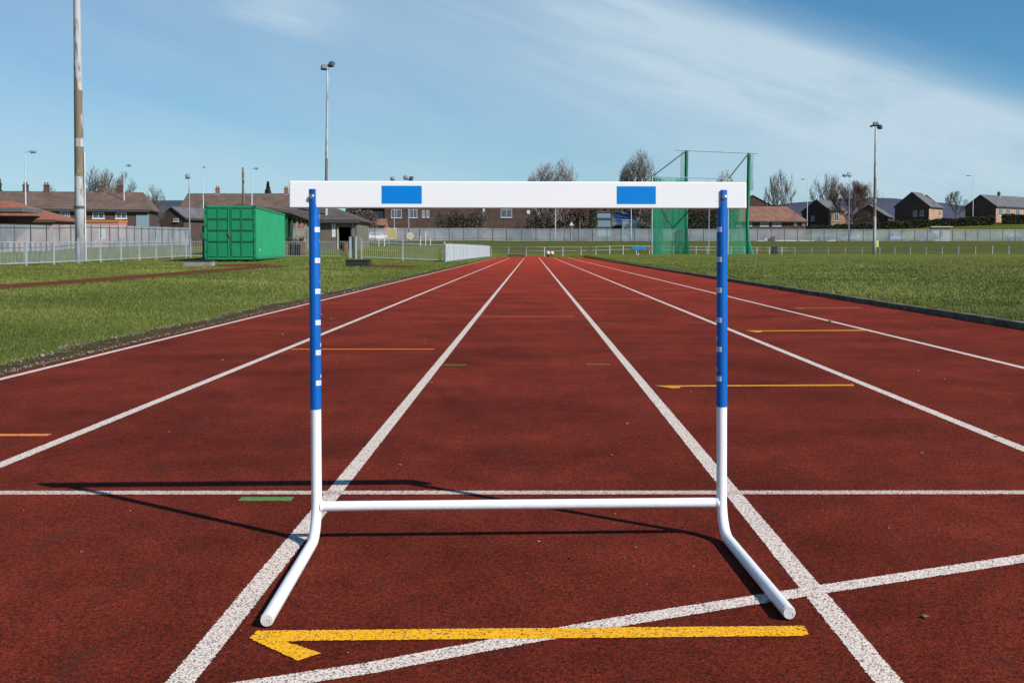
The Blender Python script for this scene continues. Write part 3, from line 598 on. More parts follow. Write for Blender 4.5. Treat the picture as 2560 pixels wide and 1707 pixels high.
# ------------------------------------------------------------------ the hurdle
def arc_patch(mb, r0, r1, a0, a1, z0, z1, n=10, m=None, cx=0, cy=0):
    """curved plate on a vertical tube; angle 0 faces the camera (-y), positive to +x"""
    vs = []
    for k in range(n+1):
        a = a0 + (a1-a0)*k/n
        for r in (r0, r1):
            for z in (z0, z1): vs.append((cx+r*math.sin(a), cy-r*math.cos(a), z))
    fs = []
    for k in range(n):
        i = 4*k; j = i+4
        fs += [(i, j, j+1, i+1)[::-1], (i+2, i+3, j+3, j+2)[::-1], (i, i+2, j+2, j)[::-1], (i+1, j+1, j+3, i+3)[::-1]]
    fs += [(0, 1, 3, 2), (4*n, 4*n+2, 4*n+3, 4*n+1)]
    mb.add(vs, fs, m)
def hurdle():
    Y0 = 2.8434; cxh = -.031; rz = .041
    lean = lambda z: -.092*(.8856-max(z, .07)); tap = lambda z: .977+.023*min(1, max(0, (z-.09)/.8))
    def zf(v):
        z = .5
        for _ in range(8): z = pd(1190, v, Y0+lean(z)).z
        return z
    t = thing('hurdle', 'white and blue athletics hurdle standing across the centre lane', 'hurdle', (cxh, Y0, 0), rz)
    zt, zb, zs, zsb, ztab = zf(417.3), zf(479), zf(484), zf(936), zf(436)
    XP, RS, RT, RG = .532, .0143, .0136, .0160
    b = MB(); b.box(-.595, .595, -.0088, .0132, zb, zt); bo = b.build('board', M_board, t, bevel=.0035)
    for u0, u1 in ((879, 970), (1417, 1507)):
        x0, x1 = pd(u0, 450, Y0).x-cxh, pd(u1, 450, Y0).x-cxh
        k = MB(); k.box(x0, x1, -.0094, -.0085, zf(468.5), zf(428)); k.build('sticker', M_blue2, bo)
    zc = zf(1158)
    for s in (-1, 1):
        pts = [(s*XP, 0, zsb+.03), (s*XP, 0, .3), (s*XP, 0, .100)]
        for k in range(1, 9):
            a = k/8*math.pi/2; pts.append((s*XP, -.08+.08*math.cos(a), .100-(.100-RG)*math.sin(a)))
        pts += [(s*XP, -.3, RG), (s*XP, -.628, RG)]
        lg = MB(); lg.tube(pts, RT, 24, cap=True); l = lg.build('leg', M_white, t, smooth=True)
        e = l.modifiers.new('edges', 'EDGE_SPLIT'); e.split_angle = R(50)
        c = MB(); c.tube([(s*XP, -.627, RG), (s*XP, -.6335, RG)], RT*.93, 24)
        c.box(s*XP+.001, s*XP+.0075, -.6345, -.633, .0165, .0185); c.box(s*XP+.0068, s*XP+.0083, -.6345, -.633, .0105, .0185); c.build('end_cap', M_cap, t, bevel=.0008)
        sl_ = MB(); sl_.tube([(s*XP, 0, zsb), (s*XP, 0, zs-.004), (s*XP, 0, zs)], [RS, RS, RS*.98], 28); so_ = sl_.build('sleeve', M_blue, t, smooth=True)
        e = so_.modifiers.new('edges', 'EDGE_SPLIT'); e.split_angle = R(50)
        tb = MB()
        a0, a1 = (-68, 27) if s < 0 else (-27, 68)
        arc_patch(tb, RS-.0035, RS+.0002, R(a0), R(a1), zs-.012, ztab, 12, cx=s*XP)
        # sloping shoulder where the sleeve is cut back
        for k in range(5):
            f = k/5; w = 1-f; q0, q1 = (a0, a1 + (88-a1)*w*w) if s < 0 else (a0 - (88+a0)*w*w, a1)
            arc_patch(tb, RS-.0035, RS+.0001, R(q0), R(q1), zs-.006+.0042*k, zs-.0018+.0042*k, 10, cx=s*XP)
        tb.build('tab', M_blue, so_, smooth=False)
        bl = MB(); xb = s*XP + (-.0035 if s < 0 else .0035); zbo = zf(453)
        bl.tube([(xb, -RS+.001, zbo), (xb, -RS-.0015, zbo)], .0068, 20); bl.tube([(xb, -RS-.0015, zbo), (xb, -RS-.0032, zbo), (xb, -RS-.0042, zbo)], [.0056, .005, .0032], 20)
        bl.build('bolt', M_chrome, t, smooth=True).modifiers.new('edges', 'EDGE_SPLIT')
        nu = MB(); nu.tube([(s*XP-.015, -.004, zf(462)), (s*XP-.019, -.006, zf(462))], .004, 12); nu.build('nut', M_chrome, t)
        vv = (528, 598, 668, 739, 807, 876) if s < 0 else (527, 596, 667, 736, 803, 871)
        for v in vv:
            lb = MB(); aa = (R(12), R(84)) if s < 0 else (R(-84), R(-15))
            arc_patch(lb, RS-.0003, RS+.0004, aa[0], aa[1], zf(v+5.8), zf(v-5.8), 10, cx=s*XP); lo_ = lb.build('scale_label', M_label, so_)
            ik = MB(); am = (aa[0]+aa[1])/2*1.15
            for dz in (-.0022, 0, .0022): arc_patch(ik, RS+.0002, RS+.0007, am-.16, am+.12, zf(v)+dz-.0004, zf(v)+dz+.0004, 4, cx=s*XP)
            ik.build('print', M_ink, lo_)
        for v in ((790, 861) if s < 0 else (778, 850)):
            lb = MB(); a_ = s*-1*R(78); arc_patch(lb, RS-.0003, RS+.0005, a_-.16, a_+.16, zf(v+4), zf(v-4), 4, cx=s*XP); lb.build('scale_mark', M_label, so_)
        for v in (497, 553, 645):
            lb = MB(); a_ = s*-1*R(74); arc_patch(lb, RS-.0003, RS+.0005, a_-.13, a_+.2, zf(v+4.5), zf(v-3.5), 4, cx=s*XP); lb.build('scale_mark', M_ink, so_)
        pn = MB(); xi = s*(XP-RS); pn.tube([(xi, -.004, zf(720 if s < 0 else 738)), (xi-s*.0045, -.004, zf(720 if s < 0 else 738))], .003, 10); pn.build('locking_pin', M_chrome, so_)
    cb = MB(); cb.tube([(-XP+.003, 0, zc), (XP-.003, 0, zc)], .0126, 24, cap=False); cbo = cb.build('crossbar', M_white, t, smooth=True)
    for s in (-1, 1):
        w = MB(); x = s*(XP-RT); w.tube([(x+s*.003, 0, zc), (x, 0, zc), (x-s*.0015, 0, zc), (x-s*.004, 0, zc)], [.0150, .0148, .0138, .0126], 24, cap=False); w.build('weld', M_white, cbo, smooth=True)
    for o in t.children_recursive:
        for v in o.data.vertices: v.co.y += lean(v.co.z); v.co.x *= tap(v.co.z)
hurdle()

# ------------------------------------------------------------------ fences
def along(path, step, off=0.0):
    out = []; P = [Vector((*p, 0)) for p in path]; acc = off; 
    for a, b in zip(P, P[1:]):
        L = (b-a).length; d = (b-a)/L; s = acc
        while s < L:
            q = a+d*s; out.append((q.x, q.y, math.atan2(d.y, d.x))); s += step
        acc = s-L
    return out
def rail_mb(path, z, w, h, step=2.5, zf=None):
    mb = MB(); P = along(path, step) + [(path[-1][0], path[-1][1], 0)]
    for (x0, y0, a), (x1, y1, _) in zip(P, P[1:]):
        d = Vector((x1-x0, y1-y0, 0)); L = d.length
        if L < .01: continue
        d /= L; n = Vector((-d.y, d.x, 0))*w/2; z0, z1 = g(x0, y0)+z, g(x1, y1)+z
        A, B = Vector((x0, y0, z0)), Vector((x1, y1, z1)); H = Vector((0, 0, h))
        mb.add([A-n, B-n, B+n, A+n, A-n+H, B-n+H, B+n+H, A+n+H], [(3,2,1,0),(4,5,6,7),(0,1,5,4),(1,2,6,5),(2,3,7,6),(3,0,4,7)])
    return mb
def fence(name, label, path, bay, Hp, rails, spacing, bw, bt, bz0, bz1, mbars, mposts, mrails, pw=.05, pointed=False, group=None, wob=0.0, poff=0.0):
    t = thing(name, label, 'fence', (path[0][0], path[0][1], 0), group=group); r = random.Random(len(path)*7+int(bay*10))
    off = Vector((-path[0][0], -path[0][1], 0))
    def fin(mb, nm, m):
        mb.v = [(v[0]+off.x, v[1]+off.y, v[2]) for v in mb.v]; return mb.build(nm, m, t)
    if spacing:
        mb = MB()
        for x, y, a in along(path, spacing):
            z = g(x, y); ca, sa = math.cos(a+r.gauss(0, wob)), math.sin(a+r.gauss(0, wob)); M = Matrix(((ca, -sa, 0, x), (sa, ca, 0, y), (0, 0, 1, z), (0, 0, 0, 1)))
            top = bz1 + r.gauss(0, .004)
            if pointed:
                mb.poly_ex([(-bw/2, bz0), (bw/2, bz0), (bw/2, top-.08), (0, top), (-bw/2, top-.08)], -bt/2, bt/2, M=M)
            else: mb.box(-bw/2, bw/2, -bt/2, bt/2, bz0, top, M=M)
        fin(mb, 'pales' if pointed else 'bars', mbars)
    for z, w, h in rails: fin(rail_mb(path, z, w, h, bay/2), 'rail', mrails)
    for x, y, a in along(path, bay, poff)[:100]:
        z = g(x, y); ca, sa = math.cos(a), math.sin(a); M = Matrix(((ca, -sa, 0, x), (sa, ca, 0, y), (0, 0, 1, z), (0, 0, 0, 1)))
        mb = MB(); mb.box(-pw/2, pw/2, -pw/2, pw/2, -.1, Hp, M=M); fin(mb, 'post', mposts)
    return t
low = [(.10, .03, .035), (.93, .03, .035)]
fence('bow_fence', 'low galvanised bar fence running beside the tall rusty mast at far left', [(-20.7, .68), (-20.4, 30.2), (-20.1, 64)], 2.46, 1.14, low, .11, .012, .012, .1, .95, M_galvl, M_galvl, M_galvl, .07, poff=1.2)
fence('bow_fence', 'low galvanised bar fence behind the green container and pavilion lawn', [(-20.1, 64.2), (-15, 64.0), (-10.5, 63)], 2.46, 1.14, low, .11, .012, .012, .1, .95, M_galvl, M_galvl, M_galvl, .07)
fence('bow_fence', 'low galvanised bar fence between the gap and the white slatted fence', [(-9.4, 60.2), (-4.75, 60)], 2.3, 1.14, low, .11, .012, .012, .1, .95, M_galvl, M_galvl, M_galvl, .07)
fence('slat_fence', 'white slatted fence close beside the far left edge of the track', [(-4.72, 59.8), (-4.0, 104.5)], 2.4, 1.08, [(.12, .03, .04), (.86, .03, .04)], .13, .055, .012, .04, 1.02, M_slat, M_galvl, M_slat, .06)
g1 = thing('gate_post', 'dark edged steel gate post at the left end of the fence gap', 'post', (-10.45, 62.8, g(-10.45, 62.8))); MB().box(-.06, .06, -.06, .06, 0, 1.2).build('shaft', M_galvl, g1); MB().box(-.075, .075, -.075, .075, 1.2, 1.23).build('cap', M_galvl, g1)
g2 = thing('gate_post', 'thick steel gate post with black side at the right of the fence gap', 'post', (-9.75, 60.3, g(-9.75, 60.3))); MB().box(-.02, .09, -.06, .06, 0, 1.25).build('shaft', M_galvl, g2); MB().box(-.16, -.03, -.05, .05, 0, 1.25).build('side_plate', M_dpost, g2)
fence('rail_fence', 'low white two rail fence curving round the far end of the track', [(-3.9, 104.8), (0, 103.4), (5, 104.5), (12, 110), (20, 117), (29, 122), (38, 119), (46, 110), (54, 98), (60, 88)], 1.8, 1.0, [(.94, .03, .04), (.60, .03, .04)], None, 0, 0, 0, 0, None, M_galvl, M_galv, .075)
fence('palisade_fence', 'tall grey palisade fence with dark posts along the left boundary', [(-41.5, -8), (-41, 62), (-40.5, 92), (-44, 141), (-43.5, 150), (-31, 151), (-31, 196)], 2.75, 2.18, [(.35, .04, .05), (1.92, .04, .06)], .175, .062, .012, .05, 2.22, M_pal, M_dpost, M_dpost, .09, True, wob=.03)
fence('palisade_fence', 'tall grey palisade fence across the back of the field behind the rail fence', [(-30.9, 196.1), (-10, 203), (40, 212), (100, 222), (150, 228)], 2.75, 2.35, [(.35, .04, .05), (2.08, .04, .06)], .15, .062, .012, .05, 2.4, M_pal, M_dpost, M_dpost, .09, True, wob=.03)

# ------------------------------------------------------------------ poles and lamps
def mast(label, X, Y, H, r0, r1, m, heads, mg=None, rzs=0):
    t = thing('floodlight_mast', label, 'floodlight', (X, Y, g(X, Y)), group='floodlight masts'); mb = MB()
    sec = 6; pts = []; rad = []
    for k in range(sec+1):
        z = H*k/sec; pts.append((0, 0, z-.1 if k == 0 else z)); rad.append(r0+(r1-r0)*k/sec)
    mb.tube(pts, rad, 16); mb.build('pole', m, t, smooth=True)
    for k, (dx, dz, w, h, ang) in enumerate(heads):
        a = MB(); a.tube([(0, 0, H-.05), (dx, 0, H+dz)], .035, 6); a.build('bracket', M_dpost, t)
        M = Matrix.Translation((dx, 0, H+dz)) @ Matrix.Rotation(ang, 4, 'Z') @ Matrix.Rotation(R(-25), 4, 'X')
        b = MB(); b.poly_ex([(-w/2, -h/2), (w/2, -h/2), (w/2*.8, h/2), (-w/2*.8, h/2)], -.12, .2, M=M); lo_ = b.build('lamp_head', M_dpost, t)
        c = MB(); c.box(-w*.38, w*.38, -.135, -.122, -h*.36, h*.36, M=M); c.build('lens', M_lampg, lo_)
    return t
mt = mast('very tall rusty white painted mast rising out of frame at the left', -21.55, 52, 18, .245, .12, M_mast, [(-.7, .2, .8, .5, .4), (.7, .2, .8, .5, -.4)])
k = MB(); k.box(-.32, .32, -.32, .32, -.1, .05); k.build('base_plate', M_galv, mt); k = MB(); k.tube([(0, 0, 2.55), (0, 0, 2.66)], .262, 16); k.build('collar', M_dpost, mt)
k = MB(); k.tube([(.27, -.02, 0), (.27, -.02, 5.2)], .03, 8); k.build('conduit', M_frame, mt)
mt.rotation_euler = (0, R(.15), 0)
p = pd(748, 572, 98); mt = mast('tall pale mast with two tilted floodlights behind the hurdle board left end', p.x, 98, (572-158)/2500*98+.745-g(p.x, 98), .17, .075, M_mast, [(-.28, .0, .62, .42, .5), (.33, .28, .62, .42, -.7)])
k = MB(); k.box(-.3, .05, -.3, -.17, .5, 1.05); k.build('switch_box', M_yel, mt)
mt.rotation_euler = (0, R(1.0), 0)
p = pd(2008, 572, 113.5); mt = mast('dark grey mast with two floodlights beyond the right hand infield', p.x, 113.5, (572-290)/2500*113.5+.745-g(p.x, 113.5), .20, .085, M_mast, [(0, .15, .62, .38, 0), (.42, -.15, .5, .35, -.9), (-.45, -.05, .3, .06, 0)])
k = MB(); k.box(.2, .42, -.1, -.07, .9, 1.6); k.build('sign_plate', M_yel, mt)
def smallmast(u, vt, Y, label, heads):
    p = pd(u, vt, Y); z = g(p.x, Y); return mast(label, p.x, Y, p.z-z, .09, .06, M_galv, heads)
smallmast(434, 406, 130, 'slim pole with one floodlight left of the green container', [(-.15, .05, .5, .5, .6)])
smallmast(905, 412, 150, 'slim pole with one round floodlight above the left blue board panel', [(-.2, .1, .55, .45, .6)])
smallmast(938, 409, 150, 'slim pole with a pair of floodlights above the left blue board panel', [(-.35, .05, .6, .5, .6), (.35, -.05, .6, .5, -.6)])
smallmast(1951, 402, 205, 'slim dark pole with two floodlights behind the reddish tree', [(0, .1, .7, .8, .2), (-.9, -.1, .9, .4, .6)])
def street(u, vt, Y, label, arm=1.5, m=M_galvl, r=.075):
    p = pd(u, vt, Y); z = g(p.x, Y); H = p.z-z
    t = thing('street_lamp', label, 'street lamp', (p.x, Y, z), group='street lamps'); mb = MB(); s = 1 if arm > 0 else -1
    mb.tube([(0, 0, -.1), (0, 0, 1.6), (0, 0, 1.65), (0, 0, H)], [r*1.3, r*1.3, r, r*.6], 10); mb.build('pole', m, t, smooth=True)
    a = MB(); a.tube([(0, 0, H-.05), (s*.12, 0, H+.02), (arm*.5, 0, H+.04)], .035, 6); a.build('arm', m, t)
    h = MB(); x0 = arm*.35; M = Matrix.Translation((arm*.78, 0, H+.03))
    h.poly_ex([(-abs(arm)*.30, -.04), (abs(arm)*.30, -.08), (abs(arm)*.27, .09), (-abs(arm)*.1, .13), (-abs(arm)*.28, .06)], -.16, .16, M=M); lo_ = h.build('lamp_head', M_galv, t)
    c = MB(); c.box(-abs(arm)*.2, abs(arm)*.22, -.11, .11, -.13, -.07, M=M); c.build('lens', M_lampg, lo_)
    return t
street(57, 350, 105, 'pale street lamp standing left of the very tall rusty mast', 1.0)
street(284, 381, 125, 'pale street lamp right of the tall mast before the brown roofed terrace', .8)
street(466, 384, 152, 'street lamp with centred T shaped head above the container left end', .25)
street(578, 388, 127, 'street lamp with short right arm beside the wooden pole', .7)
street(1855, 412, 245, 'slim street lamp beside the fan shaped bare tree at right', -1.4)
street(2236, 404, 258, 'street lamp with left pointing arm between the two right hand houses', -1.6)
street(1276, 440, 212, 'grey street lamp pole showing under the middle of the hurdle board', 1.2)
street(1450, 432, 218, 'thin street lamp pole behind the white pickup truck', 1.0)
p = pd(558, 385, 128); t = thing('utility_pole', 'brown wooden utility pole rising above the green container', 'pole', (p.x, 128, g(p.x, 128)))
MB().tube([(0,0,-.2), (0,0,p.z-g(p.x,128))], [.17, .12], 10).build('shaft', M_woodpole, t, smooth=True)
MB().box(-.13, .13, -.06, .06, p.z-g(p.x,128)-1.2, p.z-g(p.x,128)-.5).build('fitting', M_dpost, t)
# road signs and small posts beyond the rail fence
p = pt(1429, 560, 206); t = thing('road_sign', 'white triangular road sign on a post behind the palisade fence', 'road sign', (p.x, 206, g(p.x, 206)))
MB().tube([(0,0,0), (0,0,p.z-g(p.x,206)+.3)], .04, 6).build('post', M_galvl, t); zz = p.z-g(p.x,206)
MB().poly_ex([(-.42, zz-.3), (.42, zz-.3), (0, zz+.45)], -.09, -.06).build('sign_face', M_frame, t)
p = pt(1450, 550, 207); t = thing('road_sign', 'small blue sign on a thin post right of the triangular sign', 'road sign', (p.x, 207, g(p.x, 207)))
zz = p.z-g(p.x,207); MB().tube([(0,0,0), (0,0,zz)], .035, 6).build('post', M_galvl, t); MB().box(-.15, .15, -.06, -.04, zz-.4, zz).build('sign_face', M_tile_solar, t)
Yc = 125; p = pt(980, 597, Yc); t = thing('chevron_board', 'yellow and white chevron board on two legs on the back lawn', 'sign board', (p.x, Yc, g(p.x, Yc)))
zb_ = pt(980, 598, Yc).z-g(p.x, Yc); zt_ = pt(980, 570, Yc).z-g(p.x, Yc)
MB().box(-.55, .55, 0, .04, zb_, zt_).build('panel', M_cream, t); ch = MB(); hh = (zt_-zb_)
for i in range(5):
    z = zb_ + hh*(i*.2)
    for s in (-1, 1):
        ch.add([(0, -.006, min(z+.17*hh, zt_)), (s*.53, -.006, max(z-.10*hh+.02, zb_)), (s*.53, -.006, max(zb_, z+.0*hh)), (0, -.006, min(z+.27*hh, zt_))], [(0, 1, 2, 3) if s > 0 else (3, 2, 1, 0)])
ch.build('chevrons', mat('olive_yellow_chevron_paint', (.42, .34, .02), .6), t)
for s in (-.35, .35): MB().box(s-.03, s+.03, .04, .08, 0, zb_+.3).build('leg', M_galvl, t)
p = pt(1021, 590, 124); t = thing('notice_post', 'dark post carrying an oval cream sign on the back lawn', 'sign post', (p.x, 124, g(p.x, 124)))
zz = pt(1021, 570, 124).z-g(p.x,124); MB().tube([(0,0,0), (0,0,zz)], .06, 8).build('post', M_dpost, t); zc_ = pt(1021, 590, 124).z-g(p.x,124)
MB().tube([(.2, -.08, zc_), (.2, -.02, zc_)], .42, 16).build('sign_face', M_cream, t)
for i, (u, v0, v1) in enumerate(((899, 578, 611), (947, 594, 616), (961, 588, 611), (1051, 590, 612), (1064, 578, 615), (1076, 596, 611))):
    Yp = 118+3*i; p = pt(u, v0, Yp); z = g(p.x, Yp)
    t = tag(MB().tube([(0,0,-.1), (0,0,max(.6, p.z-z))], .045, 8).build('marker_post', M_frame, None, loc=(p.x, Yp, z)), ('leftmost short white post by the pavilion corner', 'second short white post from the pavilion', 'short white post left of the chevron board', 'tallest white post right of the oval sign', 'white post just left of the lamp pole on the lawn', 'rightmost short white post on the back lawn')[i], 'post', 'short white posts on the back lawn')

# ------------------------------------------------------------------ green shipping container
def container():
    A = Vector((-13.3, 52.6, 0)); ang = math.atan2(1.3, 12); L, W, Hc = 12.07, 2.44, 2.59
    t = thing('shipping_container', 'long green shipping container with closed ribbed doors on the left grass', 'shipping container', (A.x, A.y, g(A.x, A.y)), ang)
    # local: x from -W (left) to 0, y from 0 (doors) to L
    z0 = .10
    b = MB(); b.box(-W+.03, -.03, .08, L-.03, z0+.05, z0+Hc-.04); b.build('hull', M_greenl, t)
    sd = MB(); n = 42                                   # shallow ribs of the long side
    for k in range(n):
        y = .25 + k*(L-.5)/n; sd.box(-.032, -.012, y, y+.17, z0+.16, z0+Hc-.16)
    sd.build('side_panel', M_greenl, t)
    f = MB()
    for x in (-W, -.12):
        for y in (0, L-.12): f.box(x, x+.12, y, y+.12, z0, z0+Hc)
    for z in (z0, z0+Hc-.11):
        f.box(-W+.12, -.12, .0, .11, z, z+.11); f.box(-W+.12, -.12, L-.11, L, z, z+.11)
        f.box(-.11, 0, .12, L-.12, z, z+.11); f.box(-W, -W+.11, .12, L-.12, z, z+.11)
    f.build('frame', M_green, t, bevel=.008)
    for x in (-W-.004, -.154):
        for z in (z0-.012, z0+Hc-.115):
            c = MB(); c.box(x, x+.158, -.012, .15, z, z+.127); c.build('corner_casting', M_greend, t, bevel=.01)
    dw = (W-.24-.02)/2
    for i in range(2):
        x0 = -W+.12+.005 + i*(dw+.01)
        d = MB(); d.box(x0, x0+dw, .035, .08, z0+.12, z0+Hc-.12); do = d.build('door', M_greend, t)
        cols = [(x0+.02, x0+dw*.47), (x0+dw*.53, x0+dw-.02)]
        if i == 0: cols = [(x0+.02, x0+dw*.44), (x0+dw*.48, x0+dw*.88)]
        else: cols = [(x0+dw*.05, x0+dw*.44), (x0+dw*.49, x0+dw-.03)]
        hs = [(.14, .78), (.88, 1.32), (1.42, 1.86), (1.96, 2.44)]
        for c0, c1 in cols:
            for h0, h1 in hs:
                q = MB(); q.box(c0, c1, .010, .036, z0+h0, z0+h1); q.build('panel', M_green, do, bevel=.012)
        if i == 0: q = MB(); q.box(x0+dw*.90, x0+dw, .012, .036, z0+.13, z0+Hc-.13); q.build('panel', M_green, do, bevel=.006)
        for fx in ((.46, .915) if i == 0 else (.02, .465)):
            q = MB(); x = x0+dw*fx; q.tube([(x, -.005, z0+.1), (x, -.005, z0+Hc-.1)], .016, 8)
            for z in (.1, .6, 1.25, 1.9, 2.4): q.box(x-.035, x+.035, -.012, .03, z0+z, z0+z+.05)
            q.build('locking_bar', M_green, do)
        for z in (.35, .9, 1.6, 2.2):
            q = MB(); x = -W+.10 if i == 0 else -.10; q.box(x-.03, x+.05 if i == 0 else x+.03, -.018, .0, z0+z, z0+z+.12); q.build('hinge', M_greend, do)
    hd = MB(); x = -W/2-.07; hd.box(x-.05, x+.05, -.04, -.015, z0+1.15, z0+1.32); hd.tube([(x, -.05, z0+1.2), (x+.12, -.06, z0+1.1)], .018, 6); hd.build('padlock_box', M_woodb, t)
    for s_ in ((-W+.15, .2), (-.35, .2), (-.35, 4), (-.35, 8), (-.35, L-.4), (-W+.15, L-.4)):
        q = MB(); q.box(s_[0], s_[0]+.25, s_[1], s_[1]+.3, -.08, z0); q.build('support_block', M_conc, t)
    v = MB(); v.box(.0, .008, 1.1, 1.35, z0+.42, z0+.52); v.build('vent', M_frame, t)
container()
p = pd(464, 600, 53.5); t = thing('notice_post', 'black post with a white notice beside the container left edge', 'sign post', (-16.15, 53.6, g(-16.15, 53.6)))
MB().box(-.04, .04, -.04, .04, 0, 1.75).build('post', M_dpost, t); MB().box(-.16, .14, -.07, -.045, 1.1, 1.42).build('sign_face', M_cream, t)
def low_block(label, u0, u1, Y, mbody, hgt=.2):
    a, b = pt(u0, 660, Y), pt(u1, 660, Y); w = b.x-a.x; z = g(a.x, Y)
    t = thing('take_off_block', label, 'block', ((a.x+b.x)/2, Y, z)); MB().box(-w/2, w/2, 0, .55, -.03, hgt).build('block', mbody, t, bevel=.02)
    MB().box(-w/2-.02, w/2+.02, -.02, .57, hgt, hgt+.035).build('lid', M_black, t)
    return t
low_block('low black box on the grass in front of the fence gap', 864, 922, pA.y-1.8, M_black, .24)
low_block('low dark box with concrete end on the grass below the container', 457, 528, pB.y-1.8, M_conc, .20)

# ------------------------------------------------------------------ buildings
def on_plane(u, v, P, rz):
    c, s = math.cos(PITCH), math.sin(PITCH); ru, rv = (u-CX)/F, (CY-v)/F
    d = Vector((ru, c+rv*s, -s+rv*c)); n = Vector((math.sin(rz), -math.cos(rz), 0)); k = (P-Vector((0,0,CAMH))).dot(n)/d.dot(n)
    q = Vector((0,0,CAMH))+d*k; return (q-P).dot(Vector((math.cos(rz), math.sin(rz), 0))), q.z
def window(t, x0, x1, z0, z1, frame=M_frame, mull=1, y=0.0, sill=True, M=None):
    w = MB(); f = .07; w.box(x0, x0+f, y-.05, y, z0, z1); w.box(x1-f, x1, y-.05, y, z0, z1); w.box(x0+f, x1-f, y-.05, y, z0, z0+f); w.box(x0+f, x1-f, y-.05, y, z1-f, z1)
    for k in range(mull): x = x0+(x1-x0)*(k+1)/(mull+1); w.box(x-.03, x+.03, y-.05, y, z0+f, z1-f)
    if sill: w.box(x0-.08, x1+.08, y-.12, y-.0, z0-.07, z0-.003)
    if M: w.v = [tuple(M @ Vector(v)) for v in w.v]
    wo = w.build('window', frame, t); p_ = MB(); p_.box(x0+f, x1-f, y-.022, y-.004, z0+f, z1-f)
    if M: p_.v = [tuple(M @ Vector(v)) for v in p_.v]
    p_.build('pane', M_glass, wo); return wo
def chimney(ro, x, y, z, m, w=.55, h=1.0, pots=2, cap=M_frame):
    c = MB(); c.box(x-w/2, x+w/2, y-.25, y+.25, z-.6, z+h*.8, m); c.box(x-w/2-.05, x+w/2+.05, y-.3, y+.3, z+h*.8, z+h*.8+.08, m); c.box(x-w/2-.12, x+w/2+.12, y-.33, y+.33, z-.12, z-.02, cap)
    for k in range(pots): xx = x-w/4+k*w/2 if pots > 1 else x; c.tube([(xx, y, z+h*.8+.08), (xx, y, z+h*.8+.38)], .09, 8, m=M_roofred)
    return c.build('chimney', None, ro)
